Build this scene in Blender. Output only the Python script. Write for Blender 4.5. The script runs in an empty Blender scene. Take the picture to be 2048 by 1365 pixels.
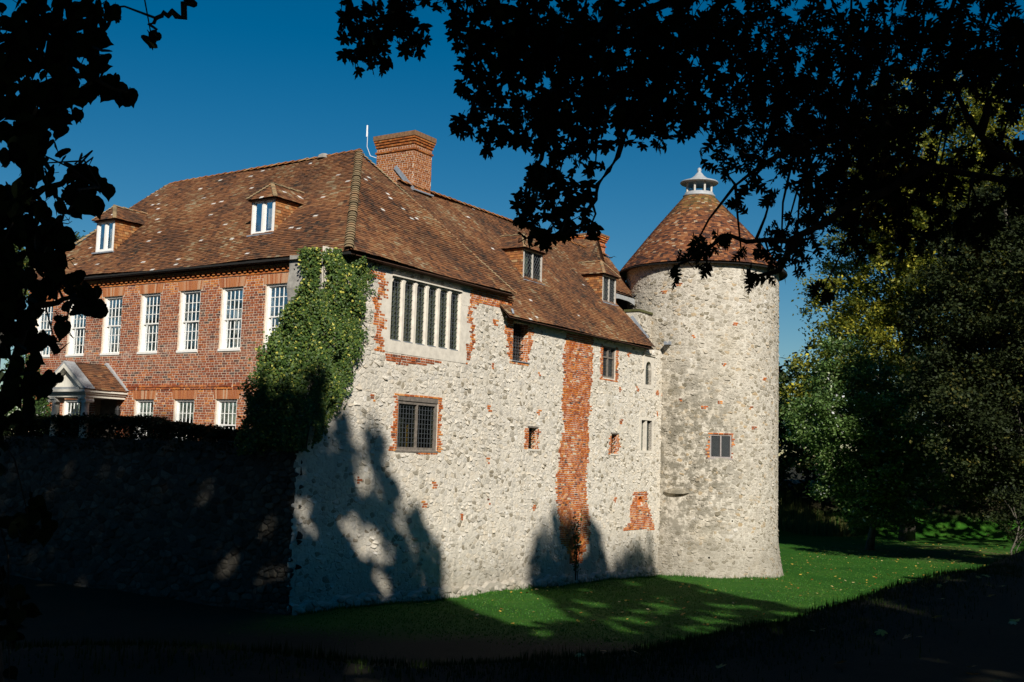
import bpy, math, random
import numpy as np
from mathutils import Matrix, Vector

random.seed(7)
rng = np.random.default_rng(11)
R_ = math.radians
scene = bpy.context.scene
COL = scene.collection

# ------------------------------------------------------------------ camera
CAM = np.array([0.0, 0.0, 4.2])
pit, rol = R_(5.86), R_(1.69)
fw = np.array([0, math.cos(pit), math.sin(pit)])
up0 = np.array([0, -math.sin(pit), math.cos(pit)])
rt = np.array([math.cos(rol), 0, 0]) + math.sin(rol) * up0
upv = np.array([-math.sin(rol), 0, 0]) + math.cos(rol) * up0
cd = bpy.data.cameras.new('camera')
cam = bpy.data.objects.new('camera', cd)
COL.objects.link(cam)
cam.matrix_world = Matrix((
    (rt[0], upv[0], -fw[0], CAM[0]),
    (rt[1], upv[1], -fw[1], CAM[1]),
    (rt[2], upv[2], -fw[2], CAM[2]),
    (0, 0, 0, 1)))
cd.sensor_width = 36.0
cd.lens = 36.0 * 2232.0 / 2048.0
cd.clip_start = 0.1
cd.clip_end = 6000
scene.camera = cam

# ------------------------------------------------------------------ sky, sun, exposure
SUN_AZ, SUN_EL = 13.0, 32.0          # degrees right of straight behind the camera, above the horizon
SUN = np.array([math.cos(R_(SUN_EL)) * math.sin(R_(SUN_AZ)),
                -math.cos(R_(SUN_EL)) * math.cos(R_(SUN_AZ)), math.sin(R_(SUN_EL))])
world = bpy.data.worlds.new('World')
scene.world = world
world.use_nodes = True
wn, wl = world.node_tree.nodes, world.node_tree.links
wn.clear()
sky = wn.new('ShaderNodeTexSky')
sky.sky_type = 'NISHITA'
sky.sun_disc = False
sky.sun_elevation = R_(SUN_EL)
sky.sun_rotation = R_(180.0 - SUN_AZ)
sky.altitude = 0
sky.air_density = 1.0
sky.dust_density = 0.0
sky.ozone_density = 3.0
hsv = wn.new('ShaderNodeHueSaturation')
hsv.inputs['Saturation'].default_value = 1.48
hsv.inputs['Hue'].default_value = 0.493
hsv.inputs['Value'].default_value = 0.93
bg = wn.new('ShaderNodeBackground')
bg.inputs['Strength'].default_value = 0.05
wo = wn.new('ShaderNodeOutputWorld')
wl.new(sky.outputs[0], hsv.inputs['Color'])
wl.new(hsv.outputs[0], bg.inputs[0])
wl.new(bg.outputs[0], wo.inputs[0])

sd = bpy.data.lights.new('sun', 'SUN')
sd.energy = 5.0
sd.angle = R_(0.55)
sd.color = (1.0, 0.945, 0.86)
sun = bpy.data.objects.new('sun', sd)
COL.objects.link(sun)
sun.rotation_euler = Vector(SUN).to_track_quat('Z', 'Y').to_euler()

vs = scene.view_settings
vs.view_transform = 'Standard'
vs.look = 'None'
vs.gamma = 1.0
vs.use_curve_mapping = False
vs.exposure = 0.3
scene.cycles.max_bounces = 6
scene.cycles.diffuse_bounces = 3
scene.cycles.transparent_max_bounces = 16

# ------------------------------------------------------------------ layout frame (metres)
# K: foot of the corner between the stone wall and the brick front; s runs along the stone wall, t along the brick front
K = np.array([-4.69, 31.01, 0.0])
_b = R_(32.43)
dR = np.array([math.sin(_b), math.cos(_b), 0.0])
nR = np.array([math.cos(_b), -math.sin(_b), 0.0])
dL = -nR
nL = -dR
ZU = np.array([0, 0, 1.0])
TWR = np.array([8.78, 51.54, 0.0])


def P(s, t, z):
    return K + dR * s + dL * t + ZU * z


def WR(u, z, w=0.0):            # stone wall: along, up, outwards
    return K + dR * u + nR * w + ZU * z


def WL(u, z, w=0.0):            # brick front
    return K + dL * u + nL * w + ZU * z


def tower_radius(z):
    f = max(0.0, (1.6 - z)) / 2.4
    return 3.5 + 0.27 * f * f


def TW(u, z, w=0.0):            # round tower: arc length from the side facing the camera
    a = u / 3.5
    r = tower_radius(z) + w
    return np.array([TWR[0] + math.sin(a) * r, TWR[1] - math.cos(a) * r, z])


# ------------------------------------------------------------------ materials
MATS = {}


def new_mat(name):
    m = bpy.data.materials.new(name)
    m.use_nodes = True
    nt = m.node_tree
    b = nt.nodes['Principled BSDF']
    MATS[name] = m
    return m, nt, b


def ramp(nt, stops, interp='LINEAR'):
    n = nt.nodes.new('ShaderNodeValToRGB')
    cr = n.color_ramp
    cr.interpolation = interp
    while len(cr.elements) < len(stops):
        cr.elements.new(0.5)
    for e, (p, c) in zip(cr.elements, stops):
        e.position = p
        e.color = (*c, 1) if len(c) == 3 else c
    return n


def attr(nt, name='rnd'):
    n = nt.nodes.new('ShaderNodeAttribute')
    n.attribute_name = name
    return n.outputs['Fac']


def noise(nt, scale, detail=4, rough=0.6, vec=None, dist=0.0):
    n = nt.nodes.new('ShaderNodeTexNoise')
    n.inputs['Scale'].default_value = scale
    n.inputs['Detail'].default_value = detail
    n.inputs['Roughness'].default_value = rough
    n.inputs['Distortion'].default_value = dist
    if vec is None:
        g = nt.nodes.new('ShaderNodeNewGeometry')
        vec = g.outputs['Position']
    nt.links.new(vec, n.inputs['Vector'])
    return n.outputs['Fac']


def mixc(nt, fac, a, b, mode='MIX'):
    n = nt.nodes.new('ShaderNodeMix')
    n.data_type = 'RGBA'
    n.blend_type = mode
    for sock, v in ((n.inputs[0], fac), (n.inputs[6], a), (n.inputs[7], b)):
        if hasattr(v, 'is_output') or isinstance(v, bpy.types.NodeSocket):
            nt.links.new(v, sock)
        elif isinstance(v, (int, float)):
            sock.default_value = v
        else:
            sock.default_value = (*v, 1)
    return n.outputs[2]


def mth(nt, op, a, b=None, clamp=False):
    n = nt.nodes.new('ShaderNodeMath')
    n.operation = op
    n.use_clamp = clamp
    for i, v in enumerate((a, b)):
        if v is None:
            continue
        if isinstance(v, bpy.types.NodeSocket):
            nt.links.new(v, n.inputs[i])
        else:
            n.inputs[i].default_value = v
    return n.outputs[0]


def smooth(nt, v, lo, hi):
    n = nt.nodes.new('ShaderNodeMapRange')
    n.interpolation_type = 'SMOOTHSTEP'
    nt.links.new(v, n.inputs[0])
    n.inputs[1].default_value = lo
    n.inputs[2].default_value = hi
    return n.outputs[0]


def bump(nt, b, h, strength=0.4, dist=0.02):
    n = nt.nodes.new('ShaderNodeBump')
    n.inputs['Strength'].default_value = strength
    n.inputs['Distance'].default_value = dist
    nt.links.new(h, n.inputs['Height'])
    nt.links.new(n.outputs[0], b.inputs['Normal'])


def posz(nt):
    g = nt.nodes.new('ShaderNodeNewGeometry')
    s = nt.nodes.new('ShaderNodeSeparateXYZ')
    nt.links.new(g.outputs['Position'], s.inputs[0])
    return s.outputs


def mat_pieces(name, stops, mottling=0.25, rough=0.9, bstr=0.5, bdist=0.01, nscale=30.0, post=None, coarse=False):
    m, nt, b = new_mat(name)
    r = ramp(nt, stops)
    nt.links.new(attr(nt), r.inputs[0])
    n1 = noise(nt, nscale, 5, 0.65)
    dark = ramp(nt, [(0.25, (1 - mottling * 1.6,) * 3), (0.55, (1, 1, 1)), (0.8, (1 + mottling * .5,) * 3)])
    nt.links.new(n1, dark.inputs[0])
    c = mixc(nt, 1.0, r.outputs[0], dark.outputs[0], 'MULTIPLY')
    if post:
        c = post(nt, c)
    nt.links.new(c, b.inputs['Base Color'])
    b.inputs['Roughness'].default_value = rough
    b.inputs['Specular IOR Level'].default_value = 0.25
    hgt_ = noise(nt, nscale * 1.3, 6, 0.7)
    if coarse:
        hgt_ = mth(nt, 'ADD', hgt_, mth(nt, 'MULTIPLY', noise(nt, nscale * 3.5, 4, 0.7), 0.5))
    bump(nt, b, hgt_, bstr, bdist)
    return m


def mat_plain(name, col, rough=0.8, mott=0.15, nscale=12.0, bstr=0.25, bdist=0.006, metal=0.0, col2=None):
    m, nt, b = new_mat(name)
    n1 = noise(nt, nscale, 5, 0.6)
    c2 = col2 or tuple(x * (1 - mott * 2) for x in col)
    r = ramp(nt, [(0.35, c2), (0.62, col)])
    nt.links.new(n1, r.inputs[0])
    nt.links.new(r.outputs[0], b.inputs['Base Color'])
    b.inputs['Roughness'].default_value = rough
    b.inputs['Metallic'].default_value = metal
    b.inputs['Specular IOR Level'].default_value = 0.3
    if bstr:
        bump(nt, b, noise(nt, nscale * 4, 5, 0.65), bstr, bdist)
    return m


def brick_post(nt, c):
    z = posz(nt)[2]
    n = noise(nt, 1.3, 5, 0.65)
    band = mth(nt, 'MULTIPLY', smooth(nt, z, 5.6, 6.7), smooth(nt, z, 7.9, 6.9))
    f = mth(nt, 'MULTIPLY', band, smooth(nt, n, 0.5, 0.72))
    f2 = smooth(nt, noise(nt, 9.0, 4, 0.7), 0.38, 0.6)
    f = mth(nt, 'MULTIPLY', mth(nt, 'MULTIPLY', f, f2), 0.8)
    c = mixc(nt, f, c, (0.44, 0.38, 0.33))
    f3 = mth(nt, 'MULTIPLY', smooth(nt, noise(nt, 0.9, 5, 0.7), 0.42, 0.66), smooth(nt, noise(nt, 14.0, 4, 0.7), 0.4, 0.62))
    return mixc(nt, mth(nt, 'MULTIPLY', f3, 0.3), c, (0.48, 0.34, 0.23))


mat_pieces('house_brick', [(0.0, (0.08, 0.042, 0.034)), (0.12, (0.16, 0.046, 0.026)), (0.4, (0.29, 0.072, 0.028)),
                           (0.68, (0.42, 0.125, 0.034)), (0.88, (0.56, 0.185, 0.042)), (1.0, (0.6, 0.26, 0.07))],
           0.28, 0.9, 0.5, 0.006, 26, brick_post)
mat_pieces('tudor_brick', [(0.0, (0.12, 0.06, 0.045)), (0.1, (0.24, 0.068, 0.026)), (0.4, (0.42, 0.105, 0.028)),
                           (0.75, (0.56, 0.175, 0.035)), (0.92, (0.62, 0.27, 0.07)), (1.0, (0.6, 0.48, 0.34))],
           0.25, 0.9, 0.5, 0.006, 24)
mat_pieces('chimney_brick', [(0.0, (0.15, 0.05, 0.018)), (0.4, (0.29, 0.085, 0.02)), (0.8, (0.40, 0.13, 0.028)),
                             (1.0, (0.36, 0.19, 0.07))], 0.25, 0.9, 0.5, 0.006, 24)
mat_pieces('rubbed_brick', [(0.0, (0.30, 0.085, 0.03)), (0.7, (0.42, 0.15, 0.05)), (1.0, (0.5, 0.32, 0.2))],
           0.2, 0.9, 0.4, 0.005, 30)
mat_plain('house_mortar', (0.62, 0.50, 0.38), 0.95, 0.16, 18, 0.5, 0.006)


def tile_post(nt, c):
    n = noise(nt, 0.55, 5, 0.7)
    c = mixc(nt, mth(nt, 'MULTIPLY', smooth(nt, n, 0.42, 0.7), 0.45), c, (0.045, 0.033, 0.024))
    n2 = noise(nt, 7.0, 6, 0.75)
    c = mixc(nt, mth(nt, 'MULTIPLY', smooth(nt, n2, 0.56, 0.68), 0.5), c, (0.27, 0.21, 0.12))
    return c


TILE_STOPS = [(0.0, (0.035, 0.026, 0.02)), (0.22, (0.085, 0.042, 0.025)), (0.45, (0.165, 0.07, 0.032)),
              (0.68, (0.255, 0.107, 0.043)), (0.85, (0.27, 0.165, 0.08)), (0.965, (0.33, 0.26, 0.16)),
              (0.97, (0.62, 0.58, 0.52)), (1.0, (0.72, 0.68, 0.62))]
mat_pieces('roof_tile', TILE_STOPS, 0.3, 0.92, 0.6, 0.006, 22, tile_post)
CHEEK_STOPS = [(0.0, (0.16, 0.07, 0.03)), (0.4, (0.30, 0.115, 0.04)), (0.8, (0.40, 0.17, 0.05)), (1.0, (0.38, 0.26, 0.13))]
mat_pieces('cheek_tile', CHEEK_STOPS, 0.3, 0.92, 0.5, 0.006, 22)


def cone_post(nt, c):
    z = posz(nt)[2]
    n = noise(nt, 1.6, 5, 0.7)
    f = mth(nt, 'MULTIPLY', smooth(nt, mth(nt, 'ADD', z, mth(nt, 'MULTIPLY', n, 1.6)), 15.9, 17.6), 0.7)
    f = mth(nt, 'MULTIPLY', f, smooth(nt, noise(nt, 4.5, 5, 0.75), 0.36, 0.62))
    return mixc(nt, f, c, (0.17, 0.16, 0.035))


mat_pieces('cone_tile', [(0.0, (0.045, 0.026, 0.022)), (0.25, (0.095, 0.04, 0.025)), (0.5, (0.21, 0.075, 0.032)),
                         (0.75, (0.30, 0.115, 0.042)), (0.92, (0.36, 0.19, 0.095)), (1.0, (0.40, 0.30, 0.2))],
           0.25, 0.92, 0.5, 0.006, 22, cone_post)


def stone_post(nt, c):
    px = posz(nt)
    n = noise(nt, 14, 6, 0.75)
    c = mixc(nt, mth(nt, 'MULTIPLY', smooth(nt, n, 0.62, 0.75), 0.35), c, (0.26, 0.23, 0.17))
    low = smooth(nt, mth(nt, 'ADD', px[2], mth(nt, 'MULTIPLY', noise(nt, 0.8, 4, 0.7), 2.4)), 3.1, 0.9)
    c = mixc(nt, mth(nt, 'MULTIPLY', low, 0.55), c, (0.21, 0.19, 0.15))
    g = nt.nodes.new('ShaderNodeNewGeometry')
    mp = nt.nodes.new('ShaderNodeMapping')
    mp.inputs['Scale'].default_value = (1.6, 1.6, 0.16)
    nt.links.new(g.outputs['Position'], mp.inputs[0])
    st = smooth(nt, noise(nt, 1.0, 5, 0.65, mp.outputs[0]), 0.48, 0.72)
    c = mixc(nt, mth(nt, 'MULTIPLY', st, 0.32), c, (0.30, 0.27, 0.21))
    pt = smooth(nt, noise(nt, 0.45, 4, 0.6), 0.5, 0.7)
    c = mixc(nt, mth(nt, 'MULTIPLY', pt, 0.22), c, (0.52, 0.44, 0.31))
    return c


def tower_post(nt, c):
    c = stone_post(nt, c)
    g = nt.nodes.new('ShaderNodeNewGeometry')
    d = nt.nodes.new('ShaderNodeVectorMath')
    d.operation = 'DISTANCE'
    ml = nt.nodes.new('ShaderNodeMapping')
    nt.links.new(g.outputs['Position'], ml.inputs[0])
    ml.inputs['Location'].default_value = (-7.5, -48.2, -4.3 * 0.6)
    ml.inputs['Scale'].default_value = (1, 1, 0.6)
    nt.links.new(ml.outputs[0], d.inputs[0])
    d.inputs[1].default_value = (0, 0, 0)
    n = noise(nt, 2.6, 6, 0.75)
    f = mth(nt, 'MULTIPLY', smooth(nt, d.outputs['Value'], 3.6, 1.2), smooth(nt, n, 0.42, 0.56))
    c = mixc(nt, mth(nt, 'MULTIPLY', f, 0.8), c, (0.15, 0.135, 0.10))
    return mixc(nt, mth(nt, 'MULTIPLY', smooth(nt, noise(nt, 3.2, 5, 0.7), 0.5, 0.68), 0.35), c, (0.24, 0.21, 0.155))


STONE_STOPS = [(0.0, (0.26, 0.22, 0.155)), (0.08, (0.36, 0.32, 0.25)), (0.16, (0.55, 0.51, 0.44)), (0.45, (0.635, 0.582, 0.492)),
               (0.75, (0.67, 0.612, 0.515)), (0.94, (0.62, 0.54, 0.42)), (1.0, (0.74, 0.70, 0.63))]
TOWER_STOPS = [(0.0, (0.20, 0.17, 0.115)), (0.10, (0.32, 0.28, 0.21)), (0.22, (0.44, 0.395, 0.32)), (0.6, (0.50, 0.45, 0.37)),
               (0.85, (0.56, 0.51, 0.42)), (0.97, (0.42, 0.31, 0.18)), (1.0, (0.66, 0.62, 0.55))]
mat_pieces('rubble_stone', STONE_STOPS, 0.16, 0.95, 1.0, 0.022, 11, stone_post, True)
mat_pieces('tower_stone', TOWER_STOPS, 0.2, 0.95, 1.0, 0.03, 11, tower_post, True)
mat_pieces('lime_mortar', [(0.0, (0.65, 0.59, 0.49)), (1.0, (0.65, 0.59, 0.49))], 0.13, 0.95, 1.0, 0.02, 11, stone_post, True)
mat_pieces('tower_mortar', [(0.0, (0.60, 0.55, 0.46)), (1.0, (0.60, 0.55, 0.46))], 0.15, 0.95, 1.0, 0.025, 11, tower_post, True)
mat_plain('dressed_stone', (0.68, 0.62, 0.52), 0.9, 0.1, 5, 0.4, 0.006)
mat_plain('old_render', (0.36, 0.34, 0.30), 0.95, 0.2, 4, 0.6, 0.01)
mat_plain('white_paint', (0.80, 0.78, 0.73), 0.55, 0.05, 9, 0.1, 0.002)
mat_plain('cream_paint', (0.72, 0.68, 0.58), 0.6, 0.06, 9, 0.1, 0.002)
mat_plain('weathered_white_wood', (0.54, 0.50, 0.44), 0.8, 0.15, 14, 0.4, 0.004)
mat_plain('frame_grey', (0.33, 0.29, 0.27), 0.8, 0.15, 14, 0.4, 0.004)
mat_plain('cap_brick', (0.24, 0.13, 0.065), 0.95, 0.22, 10, 0.6, 0.01)
mat_plain('grey_oak', (0.20, 0.17, 0.14), 0.85, 0.2, 10, 0.5, 0.006)
mat_plain('lead', (0.33, 0.36, 0.40), 0.55, 0.12, 8, 0.2, 0.004, 0.3)
mat_plain('pale_lead', (0.40, 0.41, 0.41), 0.6, 0.12, 8, 0.2, 0.004, 0.1)
mat_plain('came_lead', (0.10, 0.11, 0.12), 0.5, 0.1, 20, 0, 0, 0.3)
mat_plain('iron', (0.02, 0.02, 0.02), 0.6, 0.1, 20, 0)
mat_plain('black_gutter', (0.018, 0.017, 0.016), 0.9, 0.1, 20, 0)
mat_plain('roof_underlay', (0.07, 0.035, 0.02), 0.95, 0.2, 6, 0.3)
mat_plain('interior_plaster', (0.10, 0.09, 0.075), 0.95, 0.1, 3, 0)
mat_plain('curtain', (0.66, 0.62, 0.54), 0.9, 0.06, 6, 0)
mat_plain('amber_cloth', (0.50, 0.26, 0.05), 0.9, 0.2, 6, 0)
mat_plain('moss', (0.10, 0.10, 0.035), 0.95, 0.2, 8, 0.6, 0.02)
mat_plain('aerial_white', (0.7, 0.7, 0.7), 0.5, 0.05, 9, 0)
mat_plain('bird_black', (0.015, 0.015, 0.015), 0.7, 0.05, 9, 0)


def glass_mat(name, tint, gl=0.35):
    m, nt, b = new_mat(name)
    nt.nodes.remove(b)
    tr = nt.nodes.new('ShaderNodeBsdfTransparent')
    tr.inputs[0].default_value = (*tint, 1)
    g = nt.nodes.new('ShaderNodeBsdfGlossy')
    g.inputs['Roughness'].default_value = 0.06
    g.inputs[0].default_value = (0.9, 0.95, 1, 1)
    fr = nt.nodes.new('ShaderNodeFresnel')
    fr.inputs[0].default_value = 1.5
    gn = nt.nodes.new('ShaderNodeBump')
    gn.inputs['Strength'].default_value = 0.12
    gn.inputs['Distance'].default_value = 0.01
    nt.links.new(noise(nt, 5.0, 2, 0.5), gn.inputs['Height'])
    nt.links.new(gn.outputs[0], g.inputs['Normal'])
    mx = nt.nodes.new('ShaderNodeMixShader')
    nt.links.new(mth(nt, 'MULTIPLY', fr.outputs[0], 0.75, True), mx.inputs[0])
    nt.links.new(tr.outputs[0], mx.inputs[1])
    nt.links.new(g.outputs[0], mx.inputs[2])
    nt.links.new(mx.outputs[0], nt.nodes['Material Output'].inputs[0])
    return m


glass_mat('window_glass', (0.86, 0.90, 0.90))
glass_mat('leaded_glass', (0.74, 0.84, 0.74))


def leaf_mat(name, stops, trans=0.25, rough=0.55, spec=0.4):
    m, nt, b = new_mat(name)
    r = ramp(nt, stops)
    nt.links.new(attr(nt), r.inputs[0])
    nt.links.new(r.outputs[0], b.inputs['Base Color'])
    b.inputs['Roughness'].default_value = rough
    b.inputs['Specular IOR Level'].default_value = spec
    if trans:
        t = nt.nodes.new('ShaderNodeBsdfTranslucent')
        nt.links.new(mixc(nt, 1.0, r.outputs[0], (1.1, 1.15, 0.6), 'MULTIPLY'), t.inputs[0])
        mx = nt.nodes.new('ShaderNodeMixShader')
        mx.inputs[0].default_value = trans
        nt.links.new(b.outputs[0], mx.inputs[1])
        nt.links.new(t.outputs[0], mx.inputs[2])
        nt.links.new(mx.outputs[0], nt.nodes['Material Output'].inputs[0])
    return m


leaf_mat('sycamore_leaf', [(0.0, (0.008, 0.014, 0.005)), (0.8, (0.018, 0.028, 0.009)), (1.0, (0.04, 0.036, 0.008))], 0.1, 0.8, 0.1)  # overhead leaf colours kept near black, carrying the canopy shade
leaf_mat('oak_leaf', [(0.0, (0.008, 0.014, 0.005)), (0.9, (0.018, 0.028, 0.009)), (0.96, (0.16, 0.09, 0.015)), (1.0, (0.22, 0.13, 0.015))], 0.1, 0.8, 0.1)
leaf_mat('lime_leaf', [(0.0, (0.007, 0.012, 0.005)), (1.0, (0.016, 0.025, 0.008))], 0.1, 0.8, 0.1)
leaf_mat('ivy_leaf', [(0.0, (0.019, 0.041, 0.011)), (0.5, (0.048, 0.091, 0.019)), (0.78, (0.096, 0.140, 0.023)),
                      (0.9, (0.237, 0.258, 0.043)), (1.0, (0.494, 0.452, 0.086))], 0.1, 0.5, 0.22)
leaf_mat('green_leaf', [(0.0, (0.022, 0.042, 0.010)), (0.6, (0.060, 0.090, 0.019)), (0.85, (0.132, 0.138, 0.024)), (1.0, (0.288, 0.228, 0.030))], 0.25)
leaf_mat('yellowing_leaf', [(0.0, (0.043, 0.061, 0.009)), (0.5, (0.145, 0.167, 0.020)), (0.8, (0.348, 0.304, 0.032)), (1.0, (0.600, 0.522, 0.043))], 0.3)
leaf_mat('whitebeam_leaf', [(0.0, (0.038, 0.075, 0.018)), (0.55, (0.098, 0.173, 0.038)), (0.82, (0.180, 0.255, 0.075)), (0.9, (0.540, 0.600, 0.360)), (1.0, (0.600, 0.600, 0.600))], 0.25)
leaf_mat('pine_needle', [(0.0, (0.02, 0.04, 0.015)), (1.0, (0.07, 0.10, 0.03))], 0.1)
leaf_mat('hedge_leaf', [(0.0, (0.008, 0.015, 0.005)), (1.0, (0.02, 0.032, 0.009))], 0.1, .7, .15)  # hedge green darkened so the colour carries its shade
leaf_mat('grass_blade', [(0.0, (0.016, 0.075, 0.006)), (0.7, (0.040, 0.15, 0.011)), (1.0, (0.15, 0.20, 0.03))], 0.2, 0.6, 0.3)
leaf_mat('tall_grass_blade', [(0.0, (0.06, 0.09, 0.02)), (0.6, (0.14, 0.16, 0.04)), (1.0, (0.30, 0.25, 0.09))], 0.2, 0.6, 0.3)
leaf_mat('fallen_leaf', [(0.0, (0.22, 0.07, 0.015)), (0.4, (0.38, 0.22, 0.03)), (0.8, (0.50, 0.36, 0.06)), (1.0, (0.55, 0.45, 0.25))], 0.1, 0.7, 0.3)
leaf_mat('shade_leaf', [(0.0, (0.010, 0.016, 0.005)), (0.7, (0.028, 0.040, 0.010)), (1.0, (0.10, 0.085, 0.014))], 0.15, .7, .2)  # darkened copy of green leaf, shade put into the colour
leaf_mat('shade_grass', [(0.0, (0.010, 0.022, 0.005)), (1.0, (0.03, 0.05, 0.010))], 0.1, .8, .1)  # darkened copy of grass blade, bank shade put into the colour
mat_plain('bark', (0.055, 0.045, 0.034), 0.95, 0.25, 9, 0.8, 0.03)
mat_plain('pale_bark', (0.13, 0.115, 0.09), 0.95, 0.25, 6, 0.8, 0.03)

m, nt, b = new_mat('lawn')
n1 = noise(nt, 0.35, 5, 0.65)
n2 = noise(nt, 6.0, 6, 0.75)
n3 = noise(nt, 60.0, 4, 0.8)
r = ramp(nt, [(0.32, (0.014, 0.070, 0.005)), (0.5, (0.028, 0.118, 0.008)), (0.68, (0.075, 0.15, 0.018))])
nt.links.new(mth(nt, 'ADD', mth(nt, 'MULTIPLY', n1, 0.55), mth(nt, 'MULTIPLY', n2, 0.45)), r.inputs[0])
r3 = ramp(nt, [(0.3, (0.55, 0.55, 0.55)), (0.7, (1.2, 1.2, 1.2))])
nt.links.new(n3, r3.inputs[0])
c = mixc(nt, 1.0, r.outputs[0], r3.outputs[0], 'MULTIPLY')
c = mixc(nt, mth(nt, 'MULTIPLY', smooth(nt, noise(nt, 0.16, 4, 0.6), 0.6, 0.75), 0.22), c, (0.10, 0.09, 0.03))
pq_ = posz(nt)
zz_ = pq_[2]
shade_mask = mth(nt, 'MAXIMUM', smooth(nt, pq_[1], 29.0, 25.5), smooth(nt, pq_[0], -4.5, -7.0))  # where the moat floor lies in shade, near side and left
c = mixc(nt, shade_mask, c, mixc(nt, noise(nt, 5.0, 5, 0.7), (0.012, 0.013, 0.006), (0.035, 0.028, 0.014)))  # near-black ground colour painted in for the canopy shade
c = mixc(nt, smooth(nt, mth(nt, 'ADD', zz_, mth(nt, 'MULTIPLY', noise(nt, 1.2, 4, 0.6), 0.8)), 0.45, 1.5), c, mixc(nt, noise(nt, 5.0, 5, 0.7), (0.012, 0.013, 0.006), (0.035, 0.028, 0.014)))  # same near-black on the banks, standing in for tree shade
gd = nt.nodes.new('ShaderNodeNewGeometry')
dv = nt.nodes.new('ShaderNodeVectorMath')
dv.operation = 'DISTANCE'
nt.links.new(gd.outputs['Position'], dv.inputs[0])
dv.inputs[1].default_value = (26.0, 68.0, -0.6)
wornf = mth(nt, 'MULTIPLY', smooth(nt, dv.outputs['Value'], 9.0, 2.0), smooth(nt, noise(nt, 0.9, 5, 0.7), 0.38, 0.6))
c = mixc(nt, mth(nt, 'MULTIPLY', wornf, 0.75), c, (0.14, 0.085, 0.05))
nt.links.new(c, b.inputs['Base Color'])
b.inputs['Roughness'].default_value = 0.95
b.inputs['Specular IOR Level'].default_value = 0.15
bump(nt, b, n3, 0.9, 0.04)
mat_plain('gravel', (0.30, 0.26, 0.20), 0.95, 0.2, 20, 0.5)


mat_pieces('shade_rubble', [(0.0, (0.03, 0.027, 0.02)), (0.4, (0.06, 0.054, 0.042)), (0.8, (0.09, 0.08, 0.06)), (1.0, (0.13, 0.115, 0.09))], 0.3, 0.95, 1.0, 0.035, 13)  # wall stone darkened, its deep shade put into the colour
mat_plain('shade_mortar', (0.07, 0.062, 0.05), 0.95, 0.12, 11, 1.0, 0.03)  # mortar darkened likewise to hold the shade

# ------------------------------------------------------------------ mesh helpers
LOC = {}


def tag(o, label=None, cat=None, group=None, kind=None):
    for k, v in (('label', label), ('category', cat), ('group', group), ('kind', kind)):
        if v:
            o[k] = v
    return o


def link(name, me, parent=None, kind=None, loc=None):
    o = bpy.data.objects.new(name, me)
    COL.objects.link(o)
    wl_ = np.zeros(3) if loc is None else np.asarray(loc, float)
    if parent is not None:
        o.parent = parent
        o.location = wl_ - LOC[parent.name]
    else:
        o.location = wl_
    LOC[o.name] = wl_
    if kind:
        o['kind'] = kind
    return o


def thing(name, loc, label, cat, group=None):
    return tag(link(name, None, None, None, loc), label, cat, group)


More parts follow.
